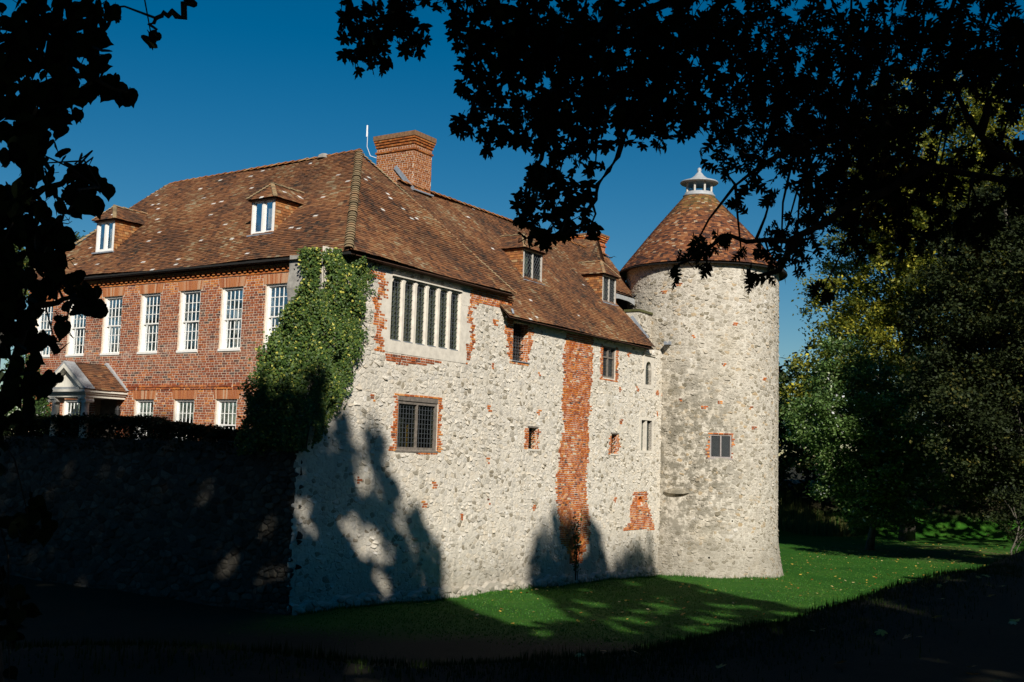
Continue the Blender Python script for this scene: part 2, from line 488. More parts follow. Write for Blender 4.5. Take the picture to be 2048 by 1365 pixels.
class MB:
    def __init__(self):
        self.v, self.f, self.r = [], [], []

    def add(self, verts, faces, rnd=0.5):
        n = len(self.v)
        self.v.extend([tuple(map(float, p)) for p in verts])
        self.f.extend([tuple(i + n for i in f) for f in faces])
        self.r.extend([rnd] * len(faces))
        return self

    def merge(self, o):
        n = len(self.v)
        self.v.extend(o.v)
        self.f.extend([tuple(i + n for i in f) for f in o.f])
        self.r.extend(o.r)

    def box(self, F, u0, u1, z0, z1, w0, w1, rnd=0.5, back=True):
        c = [F(u, z, w) for w in (w0, w1) for u, z in ((u0, z0), (u1, z0), (u1, z1), (u0, z1))]
        f = [(4, 5, 6, 7), (0, 4, 7, 3), (5, 1, 2, 6), (7, 6, 2, 3), (0, 1, 5, 4)]
        if back:
            f.append((3, 2, 1, 0))
        return self.add(c, f, rnd)

    def bar(self, a, b, w, h=None, rnd=0.5, side=None):
        a, b = np.asarray(a, float), np.asarray(b, float)
        d = b - a
        d /= np.linalg.norm(d) + 1e-9
        ref = np.array(side if side is not None else (0, 0, 1.0), float)
        if abs(d @ ref) > 0.95:
            ref = np.array([1.0, 0, 0])
        x = np.cross(d, ref)
        x /= np.linalg.norm(x)
        y = np.cross(x, d)
        h = w if h is None else h
        q = [x * w / 2 + y * h / 2, -x * w / 2 + y * h / 2, -x * w / 2 - y * h / 2, x * w / 2 - y * h / 2]
        return self.add([a + k for k in q] + [b + k for k in q],
                        [(0, 1, 5, 4), (1, 2, 6, 5), (2, 3, 7, 6), (3, 0, 4, 7), (0, 3, 2, 1), (4, 5, 6, 7)], rnd)

    def tube(self, pts, radii, sides=6, rnd=0.5):
        pts = [np.asarray(p, float) for p in pts]
        rings = []
        for i, p in enumerate(pts):
            d = pts[min(i + 1, len(pts) - 1)] - pts[max(i - 1, 0)]
            d /= np.linalg.norm(d) + 1e-9
            ref = np.array([0, 0, 1.0]) if abs(d[2]) < 0.9 else np.array([1.0, 0, 0])
            x = np.cross(d, ref)
            x /= np.linalg.norm(x)
            y = np.cross(d, x)
            rings.append([p + radii[i] * (math.cos(2 * math.pi * k / sides) * x + math.sin(2 * math.pi * k / sides) * y) for k in range(sides)])
        v = [q for r_ in rings for q in r_]
        f = []
        for i in range(len(pts) - 1):
            for k in range(sides):
                a, b_ = i * sides + k, i * sides + (k + 1) % sides
                f.append((a, b_, b_ + sides, a + sides))
        f.append(tuple(range(sides))[::-1])
        f.append(tuple(range(len(v) - sides, len(v))))
        return self.add(v, f, rnd)

    def lathe(self, c, prof, n=16, rnd=0.5):
        c = np.asarray(c, float)
        v, f = [], []
        for r_, z in prof:
            for k in range(n):
                a = 2 * math.pi * k / n
                v.append(c + np.array([math.cos(a) * r_, math.sin(a) * r_, z]))
        for i in range(len(prof) - 1):
            for k in range(n):
                a, b_ = i * n + k, i * n + (k + 1) % n
                f.append((a, b_, b_ + n, a + n))
        f.append(tuple(range(n))[::-1])
        f.append(tuple(range(len(v) - n, len(v))))
        return self.add(v, f, rnd)

    def prism(self, F, poly, w0, w1, rnd=0.5):
        n = len(poly)
        v = [F(u, z, w0) for u, z in poly] + [F(u, z, w1) for u, z in poly]
        f = [tuple(range(n))[::-1], tuple(range(n, 2 * n))] + [(i, (i + 1) % n, n + (i + 1) % n, n + i) for i in range(n)]
        return self.add(v, f, rnd)

    def mesh(self, name, mat, smooth=False):
        me = bpy.data.meshes.new(name)
        me.from_pydata(self.v, [], self.f)
        a = me.attributes.new('rnd', 'FLOAT', 'FACE')
        a.data.foreach_set('value', np.array(self.r, dtype=np.float32))
        if smooth:
            me.polygons.foreach_set('use_smooth', np.ones(len(self.f), dtype=bool))
        me.materials.append(MATS[mat])
        return me

    def build(self, name, mat, parent=None, smooth=False, kind=None, loc=None):
        return link(name, self.mesh(name, mat, smooth), parent, kind, loc)


def pieces(name, mat, parent, plist, n_single, rest_name, smooth=False, score=None):
    """the n_single pieces that show largest become parts of their own, the rest one joined part"""
    order = sorted(range(len(plist)), key=lambda i: score(plist[i]) if score else plist[i][3])
    rest = MB()
    for k, i in enumerate(order):
        v, f, r_, _ = plist[i]
        if k < n_single:
            MB().add(v, f, r_).build(name, mat, parent, smooth)
        else:
            rest.add(v, f, r_)
    if rest.v:
        rest.build(rest_name, mat, parent, smooth, 'stuff')


def in_poly(x, y, poly):
    c = False
    j = len(poly) - 1
    for i in range(len(poly)):
        xi, yi = poly[i]
        xj, yj = poly[j]
        if (yi > y) != (yj > y) and x < (xj - xi) * (y - yi) / (yj - yi) + xi:
            c = not c
        j = i
    return c


def wall_sheet(F, u0, u1, z0, z1, holes, step=0.25, depth=0.35, jitter=0.0, keep=None):
    """front face of a wall with real openings and their reveals"""
    def cuts(a, b, extra):
        n = max(1, int(round((b - a) / step)))
        base = [a + (b - a) * i / n for i in range(n + 1)]
        base = [x for x in base if all(abs(x - e) > 0.02 for e in extra)]
        return sorted(base + [e for e in extra if a < e < b])
    us = cuts(u0, u1, sorted({h[0] for h in holes} | {h[1] for h in holes}))
    zs = cuts(z0, z1, sorted({h[2] for h in holes} | {h[3] for h in holes}))
    mb = MB()
    idx = {}
    for i, u in enumerate(us):
        for j, z in enumerate(zs):
            near = any(h[0] - 0.01 <= u <= h[1] + 0.01 and h[2] - 0.01 <= z <= h[3] + 0.01 for h in holes)
            w = 0 if near or not jitter else random.uniform(-jitter, jitter)
            idx[i, j] = len(mb.v)
            mb.v.append(tuple(F(u, z, w)))
    for i in range(len(us) - 1):
        for j in range(len(zs) - 1):
            cu, cz = (us[i] + us[i + 1]) / 2, (zs[j] + zs[j + 1]) / 2
            if any(h[0] < cu < h[1] and h[2] < cz < h[3] for h in holes):
                continue
            if keep and not keep(cu, cz):
                continue
            mb.f.append((idx[i, j], idx[i + 1, j], idx[i + 1, j + 1], idx[i, j + 1]))
            mb.r.append(0.5)
    for a, b_, c_, d_, *dp in holes:
        dd = dp[0] if dp else depth
        q = [(a, c_), (b_, c_), (b_, d_), (a, d_)]
        v = [F(u, z, 0.0) for u, z in q] + [F(u, z, -dd) for u, z in q]
        mb.add(v, [(0, 1, 5, 4), (1, 2, 6, 5), (2, 3, 7, 6), (3, 0, 4, 7)])
    return mb


def brick_pieces(F, u0, u1, z0, z1, keep, holes=(), course=0.075, length=0.215, joint=0.019, w=0.007, tone=None, slope=0.0, wob=0.0, bond='english'):
    out = []
    nrow = int((z1 - z0) / course)
    for k in range(nrow):
        zb = z0 + k * course
        if bond == 'flemish':
            u = u0 - (0.17 if k % 2 else 0.0) - random.uniform(0, .012)
            head = True
        else:
            u = u0 - random.uniform(0, length)
            head = k % 3 == 0
        while u < u1:
            L = (length - joint) / 2 if head else length * random.uniform(.9, 1.08)
            if bond == 'flemish':
                head = not head
            a, b_ = max(u, u0), min(u + L, u1)
            u += L + joint
            if b_ - a < 0.03:
                continue
            segs = [(a, b_)]
            zl = zb + slope * (a - u0) + wob * math.sin(a * 2.1 + zb)
            zt = zl + course - joint
            for h in holes:
                if zt > h[2] + 0.01 and zl < h[3] - 0.01:
                    ns = []
                    for p, q in segs:
                        if q <= h[0] or p >= h[1]:
                            ns.append((p, q))
                        else:
                            if h[0] - p > 0.03:
                                ns.append((p, h[0] - 0.004))
                            if q - h[1] > 0.03:
                                ns.append((h[1] + 0.004, q))
                    segs = ns
            for p, q in segs:
                cu, cz = (p + q) / 2, (zl + zt) / 2
                if not keep(cu, cz):
                    continue
                ww = w + random.uniform(-0.002, 0.004)
                j = [random.uniform(-0.004, 0.004) for _ in range(4)]
                v = [F(p, zl, -0.01), F(q, zl, -0.01), F(q, zt, -0.01), F(p, zt, -0.01),
                     F(p + .003, zl + j[0], ww), F(q - .003, zl + j[1], ww), F(q - .003, zt + j[2], ww), F(p + .003, zt + j[3], ww)]
                rv = tone(cu, cz) if tone else random.random()
                c = np.asarray(v[4])
                out.append((v, [(4, 5, 6, 7), (0, 4, 7, 3), (5, 1, 2, 6), (7, 6, 2, 3), (0, 1, 5, 4)], rv, float(np.linalg.norm(c - CAM)), cu, cz))
    return out


def p4(lst):
    return [x[:4] for x in lst]


def clip_poly(poly, mx, my, nx, ny):
    out = []
    n = len(poly)
    for i in range(n):
        ax, ay = poly[i]
        bx, by = poly[(i + 1) % n]
        da = (ax - mx) * nx + (ay - my) * ny
        db = (bx - mx) * nx + (by - my) * ny
        if da <= 0:
            out.append((ax, ay))
        if (da < 0 < db) or (db < 0 < da):
            t = da / (da - db)
            out.append((ax + (bx - ax) * t, ay + (by - ay) * t))
    return out


def stone_pieces(F, u0, u1, z0, z1, blocked, cw=0.19, ch=0.122, proud=1.0, keep=None):
    """rubble: irregular stones from the cells of a jittered, coursed point set, bedded nearly flush in the mortar"""
    nu, nz = int((u1 - u0) / cw) + 3, int((z1 - z0) / ch) + 3
    pts = {}
    for j in range(nz):
        off = 0.5 * (j % 2) + random.uniform(-0.25, 0.25)
        for i in range(nu):
            if random.random() < 0.27:
                continue
            pts[i, j] = (u0 + (i - 1 + off + random.uniform(-0.45, 0.45)) * cw, z0 + (j - 1 + random.uniform(-0.42, 0.42)) * ch)
    asp = cw / ch
    out = []
    nb = [(di, dj) for di in (-2, -1, 0, 1, 2) for dj in (-2, -1, 0, 1, 2) if (di, dj) != (0, 0)]
    nb.sort(key=lambda d: d[0] ** 2 + d[1] ** 2)
    for (i, j), (x, y) in pts.items():
        if not (u0 < x < u1 and z0 < y < z1):
            continue
        if blocked(x, y) or (keep and not keep(x, y)):
            continue
        yy = y * asp
        poly = [(x - cw, yy - cw), (x + cw, yy - cw), (x + cw, yy + cw), (x - cw, yy + cw)]
        for d in nb:
            q = pts.get((i + d[0], j + d[1]))
            if q is None:
                continue
            qx, qy = q[0], q[1] * asp
            poly = clip_poly(poly, (x + qx) / 2, (yy + qy) / 2, qx - x, qy - yy)
            if len(poly) < 3:
                break
        if len(poly) < 3:
            continue
        poly = [(px, py / asp) for px, py in poly]
        cx = sum(p[0] for p in poly) / len(poly)
        cy = sum(p[1] for p in poly) / len(poly)
        q = []
        n = len(poly)
        for k in range(n):
            a, b_ = poly[k], poly[(k + 1) % n]
            for t in (random.uniform(0.05, 0.3), random.uniform(0.7, 0.95)):
                q.append((a[0] + (b_[0] - a[0]) * t + random.gauss(0, .006), a[1] + (b_[1] - a[1]) * t + random.gauss(0, .005)))
        rad = max(math.hypot(p[0] - cx, p[1] - cy) for p in q)
        bold = random.random()
        undercut = bold > .88               # a few stand out at their lower edge and throw a small shadow
        h = random.uniform(.003, .012) * proud if bold < .7 else random.uniform(.008, .02) * proud
        sc = random.uniform(.84, .99)
        pulled = []
        bad = False
        for px, py in q:
            px, py = cx + (px - cx) * sc, cy + (py - cy) * sc
            m_ = 0
            while blocked(px, py) and m_ < 6:
                px, py = cx + (px - cx) * 0.75, cy + (py - cy) * 0.75
                m_ += 1
            bad |= m_ >= 5
            pulled.append((px, py))
        if bad:
            continue
        tu, tz = random.uniform(-0.08, 0.08), random.uniform(-0.12, 0.04)
        if undercut:
            tz = -random.uniform(.25, .5)
        n = len(pulled)
        v = [F(px, py, -0.02) for px, py in pulled]
        s1 = random.uniform(.90, .97)
        v += [F(cx + (px - cx) * s1, cy + (py - cy) * s1, max(.001, h * random.uniform(.3, .9) + (py - cy) * tz * (.9 if undercut else .5))) for px, py in pulled]
        sh = random.uniform(.5, .75)
        v += [F(cx + (px - cx) * sh, cy + (py - cy) * sh, max(0.003, h * random.uniform(.75, 1.25) + (px - cx) * tu + (py - cy) * tz)) for px, py in pulled]
        v.append(F(cx, cy, h * random.uniform(.8, 1.2)))
        f = []
        for k in range(n):
            k2 = (k + 1) % n
            f += [(k, k2, n + k2, n + k), (n + k, n + k2, 2 * n + k2, 2 * n + k), (2 * n + k, 2 * n + k2, 3 * n)]
        c = F(cx, cy, 0)
        out.append((v, f, random.random(), float(np.linalg.norm(c - CAM)) - rad * 60))
    return out


def tile_pieces(pts3, tw=0.165, gauge=0.1, lift=0.03, tone=None, wave=0.03, keep3=None, holes2=()):
    """plain clay tiles laid in courses over a roof polygon; the first edge of pts3 is the eave"""
    pts3 = [np.asarray(p, float) for p in pts3]
    e = pts3[1] - pts3[0]
    e /= np.linalg.norm(e)
    nn = np.cross(e, pts3[2] - pts3[0])
    nn /= np.linalg.norm(nn)
    if nn[2] < 0 or (abs(nn[2]) < 0.05 and nn @ (CAM - pts3[0]) < 0):
        nn = -nn
    g = np.cross(nn, e)
    if g @ (pts3[2] - pts3[0]) < 0:
        g = -g
    poly = [((p - pts3[0]) @ e, (p - pts3[0]) @ g) for p in pts3]
    us, gs = [p[0] for p in poly], [p[1] for p in poly]
    out = []
    k = 0
    gg = min(gs) - 0.03
    ph = random.uniform(0, 6)
    while gg < max(gs) - 0.02:
        # extent of the polygon in this course
        gm = gg + gauge * 0.5
        xs = []
        for i in range(len(poly)):
            (x0, y0), (x1, y1) = poly[i], poly[(i + 1) % len(poly)]
            if (y0 > gm) != (y1 > gm):
                xs.append(x0 + (x1 - x0) * (gm - y0) / (y1 - y0))
        xs.sort()
        dg = random.uniform(-0.004, 0.004)
        for a, b_ in zip(xs[0::2], xs[1::2]):
            u = a - (tw / 2 if k % 2 else 0) - random.uniform(0, 0.02)
            while u < b_:
                l_, r_ = max(u, a), min(u + tw - 0.004, b_)
                u += tw
                if r_ - l_ < 0.03:
                    continue
                cu = (l_ + r_) / 2
                if any(h[0] < cu < h[1] and h[2] < gm < h[3] for h in holes2):
                    continue
                o = pts3[0]
                wv = wave * (math.sin(cu * 0.9 + ph) + math.sin(gm * 1.3 + cu * 0.35 + ph * 2)) if wave else 0
                lf = lift + random.uniform(-0.006, 0.008)
                sl = random.uniform(-0.006, 0.006)
                y0 = gg + dg + random.uniform(-0.006, 0.004)
                y1 = gg + gauge + 0.04
                def q(x, y, w_):
                    return o + e * x + g * y + nn * (w_ + wv)
                v = [q(l_, y0, lf - .016), q(r_, y0, lf - .016 + sl), q(r_, y0, lf + sl), q(l_, y0, lf),
                     q(r_, y1, .008), q(l_, y1, .008), q(r_, y1, -.004), q(l_, y1, -.004)]
                rv = tone(cu, gm) if tone else random.random()
                c3 = q(cu, gm, 0)
                out.append((v, [(3, 2, 4, 5), (0, 1, 2, 3), (1, 6, 4, 2), (7, 0, 3, 5)], rv, float(np.linalg.norm(c3 - CAM))))
        gg += gauge
        k += 1
    return out


def instanced(name, tv, tf, mats3, pos, scale, rnd, mat, parent=None, kind=None, smooth=False, loc=None):
    """one mesh from many transformed copies of a small template"""
    tv = np.asarray(tv, float)
    N, n = len(pos), len(tv)
    V = np.einsum('nij,kj->nki', mats3, tv) * np.asarray(scale)[:, None, None] + np.asarray(pos)[:, None, :]
    if parent is not None and loc is not None:
        V = V - np.asarray(loc)[None, None, :]
    V = V.reshape(-1, 3)
    loops, starts, ls = [], [], 0
    base = np.arange(N) * n
    tl = np.concatenate([np.array(f) for f in tf])
    tot = len(tl)
    L = (base[:, None] + tl[None, :]).reshape(-1)
    st, acc = [], 0
    for f in tf:
        st.append(acc)
        acc += len(f)
    S = (np.arange(N)[:, None] * tot + np.array(st)[None, :]).reshape(-1)
    me = bpy.data.meshes.new(name)
    me.vertices.add(len(V))
    me.vertices.foreach_set('co', V.astype(np.float32).ravel())
    me.loops.add(len(L))
    me.loops.foreach_set('vertex_index', L.astype(np.int32))
    me.polygons.add(len(S))
    me.polygons.foreach_set('loop_start', S.astype(np.int32))
    if smooth:
        me.polygons.foreach_set('use_smooth', np.ones(len(S), dtype=bool))
    me.update(calc_edges=True)
    a = me.attributes.new('rnd', 'FLOAT', 'FACE')
    a.data.foreach_set('value', np.repeat(np.asarray(rnd, dtype=np.float32), len(tf)))
    me.materials.append(MATS[mat])
    return link(name, me, parent, kind, loc if parent is not None else None)


def rand_rots(n, up=0.0):
    """random orientations; up > 0 leans the leaf normal (local z) towards the sky"""
    nz = rng.normal(size=(n, 3))
    nz /= np.linalg.norm(nz, axis=1)[:, None]
    nz[:, 2] += up * np.sign(nz[:, 2] + 1e-6)
    nz /= np.linalg.norm(nz, axis=1)[:, None]
    x = rng.normal(size=(n, 3))
    x -= (x * nz).sum(1)[:, None] * nz
    x /= np.linalg.norm(x, axis=1)[:, None]
    y = np.cross(nz, x)
    return np.stack([x, y, nz], axis=2)


RHOMB_V = [(-.5, 0, 0), (0, -.32, .06), (.5, 0, 0), (0, .32, .06)]
RHOMB_F = [(0, 1, 2), (0, 2, 3)]

# ================================================================== ground
FOOT = [(-60, 26), (-28, 14), (-10, 12.2), (-4, 12.0), (-2, 12.4), (0.2, 14.8), (5.4, 22.3), (13, 33), (22, 45), (36, 70),
        (37, 80), (27, 83), (15, 78), (2, 82), (-20, 95), (-60, 95)]
FP = np.array(FOOT, float)


def foot_dist(x, y):
    """distance outside the moat floor (0 inside), for arrays"""
    pts = np.stack([x, y], -1)
    best = np.full(x.shape, 1e9)
    ins = np.zeros(x.shape, bool)
    n = len(FP)
    for i in range(n):
        a, b_ = FP[i], FP[(i + 1) % n]
        ab = b_ - a
        t = np.clip(((pts - a) @ ab) / (ab @ ab), 0, 1)
        d = np.linalg.norm(pts - (a + t[..., None] * ab), axis=-1)
        best = np.minimum(best, d)
        c = ((a[1] > y) != (b_[1] > y)) & (x < (b_[0] - a[0]) * (y - a[1]) / (b_[1] - a[1] + 1e-12) + a[0])
        ins ^= c
    return np.where(ins, 0.0, best)


def ground_z(x, y):
    x, y = np.asarray(x, float), np.asarray(y, float)
    s = (x - K[0]) * dR[0] + (y - K[1]) * dR[1]
    floor = -0.25 - 0.027 * np.clip(s - 4, -8, 22)
    d = foot_dist(x, y)
    k = np.clip(d / 4.2, 0, 1)
    k = k * k * (3 - 2 * k)
    top = 2.65 + 0.12 * np.sin(x * 0.5) * np.sin(y * 0.37 + 1)
    und = 0.05 * np.sin(x * 0.7 + 1) * np.sin(y * 0.55) + 0.03 * np.sin(x * 1.9) * np.sin(y * 1.6)
    return floor * (1 - k) + top * k + und


def axis_steps(lo, hi, c0, c1, step, far):
    mid = list(np.arange(c0, c1 + step / 2, step))
    out, s = [], step
    x = c0
    while x > lo:
        s *= 1.35
        x -= s
        out.append(x)
    out = out[::-1] + mid
    s, x = step, mid[-1]
    while x < hi:
        s *= 1.35
        x += s
        out.append(x)
    return np.array(out)


gx = axis_steps(-3000, 3000, -30, 48, 0.75, 0)
gy = axis_steps(-3000, 4000, -12, 96, 0.75, 0)
GX, GY = np.meshgrid(gx, gy, indexing='ij')
GZ = ground_z(GX, GY)
nyy = len(gy)
gv = np.stack([GX, GY, GZ], -1).reshape(-1, 3)
gf = [(i * nyy + j, (i + 1) * nyy + j, (i + 1) * nyy + j + 1, i * nyy + j + 1) for i in range(len(gx) - 1) for j in range(nyy - 1)]
me = bpy.data.meshes.new('ground')
me.from_pydata(gv.tolist(), [], gf)
me.polygons.foreach_set('use_smooth', np.ones(len(gf), bool))
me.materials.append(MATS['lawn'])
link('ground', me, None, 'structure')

# terrace in front of the brick house, behind the retaining wall
mb = MB()
mb.add([P(-1.45, 1.1, 3.95), P(0.02, 1.1, 3.95), P(0.02, 24, 3.95), P(-1.45, 24, 3.95)], [(0, 1, 2, 3)])
mb.add([P(0.02, 14.4, 3.94), P(20, 14.4, 3.94), P(20, 24, 3.94), P(0.02, 24, 3.94)], [(0, 1, 2, 3)])
mb.build('courtyard_path', 'gravel', None, kind='structure')

# ================================================================== windows
def sash_window(parent, uc, z0, z1, width, cols, rows, label=None, curtain=True):
    F = WL
    fr = MB()
    a, b_ = uc - width / 2, uc + width / 2
    e = 0.075
    d0, d1 = -0.19, -0.055
    fr.box(F, a, a + e, z0, z1, d0, d1)
    fr.box(F, b_ - e, b_, z0, z1, d0, d1)
    fr.box(F, a + e, b_ - e, z1 - 0.06, z1, d0, d1)
    win = fr.build('window', 'white_paint', parent)
    MB().box(F, a - 0.01, b_ + 0.01, z0 - 0.002, z0 + 0.07, -0.19, 0.03).build('sill', 'white_paint', win)
    zi0, zi1 = z0 + 0.07, z1 - 0.06
    zm = (zi0 + zi1) / 2
    ai, bi = a + e, b_ - e
    gb = MB()
    half = rows // 2
    for (s0, s1, wo) in ((zm - 0.02, zi1, -0.10), (zi0, zm + 0.02, -0.145)):
        gb.box(F, ai, ai + 0.035, s0, s1, wo - .035, wo)
        gb.box(F, bi - 0.035, bi, s0, s1, wo - .035, wo)
        gb.box(F, ai + .035, bi - .035, s0, s0 + 0.04, wo - .034, wo - .001)
        gb.box(F, ai + .035, bi - .035, s1 - 0.04, s1, wo - .034, wo - .001)
        for k in range(1, cols):
            u = ai + .035 + (bi - ai - .07) * k / cols
            gb.box(F, u - .010, u + .010, s0 + .04, s1 - .04, wo - .03, wo - .004)
        for k in range(1, half):
            z = s0 + .04 + (s1 - s0 - .08) * k / half
            gb.box(F, ai + .035, bi - .035, z - .010, z + .010, wo - .029, wo - .005)
    gb.build('glazing_bars', 'white_paint', win)
    pw = (bi - ai - .07) / cols - .018
    ph = (zi1 - zm + .02 - .08) / half - .018
    pm = MB().add([dL * -pw / 2 + ZU * -ph / 2, dL * pw / 2 + ZU * -ph / 2, dL * pw / 2 + ZU * ph / 2, dL * -pw / 2 + ZU * ph / 2],
                  [(0, 1, 2, 3)]).mesh('pane', 'window_glass')
    for (s0, s1, wo) in ((zm - 0.02, zi1, -0.115), (zi0, zm + 0.02, -0.16)):
        for k in range(cols):
            for j in range(half):
                u = ai + .035 + (bi - ai - .07) * (k + .5) / cols
                z = s0 + .04 + (s1 - s0 - .08) * (j + .5) / half
                link('pane', pm, win, None, F(u, z, wo))
    # painted shutters splayed into the room, and the drawn-back curtain
    sh = MB()
    for sgn, ue in ((-1, a), (1, b_)):
        sh.add([F(ue, z0, -.2), F(ue + sgn * .16, z0, -.62), F(ue + sgn * .16, z1, -.62), F(ue, z1, -.2)], [(0, 1, 2, 3)])
        sh.bar(F(ue + sgn * .05, z0 + .1, -.33), F(ue + sgn * .05, z1 - .1, -.33), .02, .02)
        sh.bar(F(ue + sgn * .12, z0 + .1, -.52), F(ue + sgn * .12, z1 - .1, -.52), .02, .02)
    sh.add([F(a, z1 + .01, -.2), F(b_, z1 + .01, -.2), F(b_ + .16, z1 + .02, -.62), F(a - .16, z1 + .02, -.62)], [(0, 1, 2, 3)])
    sh.add([F(a, z0, -.2), F(b_, z0, -.2), F(b_ + .16, z0, -.62), F(a - .16, z0, -.62)], [(0, 1, 2, 3)])
    sh.build('shutter', 'white_paint', win)
    if curtain:
        cu = MB()
        n = 26
        for side in (0, 1):
            base_u = b_ + .1 if side else a - .1
            sg = -1 if side else 1
            for k in range(n):
                def cv(kk, zz):
                    t = kk / n
                    pinch = 1 - 0.55 * math.exp(-((zz - (z0 + (z1 - z0) * .35)) / .35) ** 2)
                    return F(base_u + sg * t * .42 * pinch, zz, -.66 + .035 * math.sin(t * 30))
                zz = [z0 + (z1 - z0) * q / 7 for q in range(8)]
                for q in range(7):
                    cu.add([cv(k, zz[q]), cv(k + 1, zz[q]), cv(k + 1, zz[q + 1]), cv(k, zz[q + 1])], [(0, 1, 2, 3)])
        cu.build('curtain', 'curtain', win, True)
    return win


def lattice(F, u0, u1, z0, z1, w, nu, nz, th=0.012):
    mb = MB()
    for k in range(1, nu):
        u = u0 + (u1 - u0) * k / nu
        mb.box(F, u - th / 2, u + th / 2, z0, z1, w - .006, w + .006)
    for k in range(1, nz):
        z = z0 + (z1 - z0) * k / nz
        mb.box(F, u0, u1, z - th / 2, z + th / 2, w - .007, w + .007)
    return mb


def diamonds(F, u0, u1, z0, z1, w, nu, th=0.012, asp=1.45):
    mb = MB()
    W, Hh = u1 - u0, z1 - z0
    p = W / nu
    q = p * asp
    k = -int(Hh / q) - 2
    while k * p < W + Hh * p / q + p:
        for sg in (1, -1):
            # line u = k*p + sg*(z)*p/q
            pts = []
            for zz in (0, Hh):
                pts.append((k * p + (zz if sg > 0 else Hh - zz) * p / q, zz))
            (xa, ya), (xb, yb) = pts
            # clip to [0,W]
            t0, t1 = 0.0, 1.0
            dx = xb - xa
            for lim, s_ in ((0, 1), (W, -1)):
                if abs(dx) < 1e-9:
                    continue
                t = (lim - xa) / dx
                if dx * s_ > 0:
                    t0 = max(t0, t)
                else:
                    t1 = min(t1, t)
            if t1 - t0 > 0.01:
                mb.bar(F(u0 + xa + dx * t0, z0 + ya + (yb - ya) * t0, w), F(u0 + xa + dx * t1, z0 + ya + (yb - ya) * t1, w), th, .012, side=F(0, 0, 1) - F(0, 0, 0))
        k += 1
    return mb


def pane_quad(F, u0, u1, z0, z1, w, name, mat, parent):
    return MB().add([F(u0, z0, w), F(u1, z0, w), F(u1, z1, w), F(u0, z1, w)], [(0, 1, 2, 3)]).build(name, mat, parent)


def casement(parent, F, u0, u1, z0, z1, w, frame_mat, lights, nu, nz, diamond=False, fw_=0.07, transom=None, lintel=0.0, sill=True, dep=0.12):
    fr = MB()
    fr.box(F, u0, u0 + fw_, z0, z1, w - dep, w)
    fr.box(F, u1 - fw_, u1, z0, z1, w - dep, w)
    fr.box(F, u0 + fw_, u1 - fw_, z1 - fw_, z1, w - dep, w - .002)
    fr.box(F, u0 + fw_, u1 - fw_, z0, z0 + fw_, w - dep, w - .002)
    us = [u0 + fw_ + (u1 - u0 - 2 * fw_) * k / lights for k in range(lights + 1)]
    for k in range(1, lights):
        fr.box(F, us[k] - .03, us[k] + .03, z0 + fw_, z1 - fw_, w - dep, w - .004)
    if transom:
        fr.box(F, u0 + fw_, u1 - fw_, transom - .03, transom + .03, w - dep, w - .006)
    win = fr.build('window', frame_mat, parent)
    if lintel:
        MB().box(F, u0 - .08, u1 + .08, z1 + .003, z1 + lintel, w - .2, w + .03).build('lintel', frame_mat, win)
    if sill:
        MB().box(F, u0 - .06, u1 + .06, z0 - .06, z0 - .003, w - .15, w + .05).build('sill', frame_mat, win)
    cames = MB()
    for k in range(lights):
        a = us[k] + (.03 if k else 0)
        b_ = us[k + 1] - (.03 if k < lights - 1 else 0)
        pane_quad(F, a, b_, z0 + fw_, z1 - fw_, w - .07, 'pane', 'leaded_glass', win)
        cames.merge(diamonds(F, a, b_, z0 + fw_, z1 - fw_, w - .06, nu) if diamond else lattice(F, a, b_, z0 + fw_, z1 - fw_, w - .06, nu, nz))
    cames.build('lead_cames', 'came_lead', win)
    return win


# ================================================================== brick house
house = thing('brick_house', P(4.2, 7, 3.9), 'red brick house with a row of tall white sash windows under a hipped tile roof', 'house')
WINS = [(2.66, 0.92), (4.50, 0.92), (6.34, 0.92), (8.17, 0.92), (10.0, 0.92), (11.8, 0.92), (13.6, 0.92)]
hl = [(u - w / 2, u + w / 2, 7.08, 9.02, .2) for u, w in WINS]
gl = [(u - .45, u + .45, 4.08, 5.63, .2) for u in (4.50, 6.33, 8.17, 11.8, 13.6)]
door = [(9.5, 10.55, 3.95, 5.72, .3)]
holesL = hl + gl + door
front = wall_sheet(WL, 1.15, 14.5, 3.9, 9.75, holesL, 0.5).build('front_wall', 'house_mortar', house)


def house_tone(u, z):
    t = 0.36 + random.gauss(0, 0.17)
    if z > 9.0:
        t += 0.33
    elif z > 8.8:
        t += 0.15
    if z < 6.0:
        t += 0.17
    if random.random() < 0.09:
        t -= 0.3
    return min(1, max(0, t))


arch = []
for a, b_, c_, d_, *_ in hl + gl:
    arch.append((a - .105, b_ + .105, d_, d_ + .30))
brk = brick_pieces(WL, 1.16, 14.5, 3.9, 9.72, lambda u, z: True, holesL + arch + [(1.16, 14.5, 5.93, 6.08)], tone=house_tone, bond='flemish')
pieces('brick', 'house_brick', front, p4(brk), 300, 'brickwork', score=lambda p: p[3] + (50 if p[0][0][2] < 5.2 else 0))
rub = []
for a, b_, c_, d_, *_ in hl + gl:
    n = 17
    uc = (a + b_) / 2
    for k in range(n):
        x0, x1 = (k - n / 2) / n, (k + 1 - n / 2) / n
        wb, wt = (b_ - a) + .16, (b_ - a) + .26
        g = .10 / n
        v = []
        for w in (-.01, .009):
            v += [WL(uc + (x0 + g) * wb, d_ + .004, w), WL(uc + (x1 - g) * wb, d_ + .004, w), WL(uc + (x1 - g) * wt, d_ + .295, w), WL(uc + (x0 + g) * wt, d_ + .295, w)]
        rub.append((v, [(4, 5, 6, 7), (0, 4, 7, 3), (5, 1, 2, 6), (7, 6, 2, 3), (0, 1, 5, 4)], random.random(), float(np.linalg.norm(v[0] - CAM))))
pieces('arch_brick', 'rubbed_brick', front, rub, 204, 'arch_brickwork')
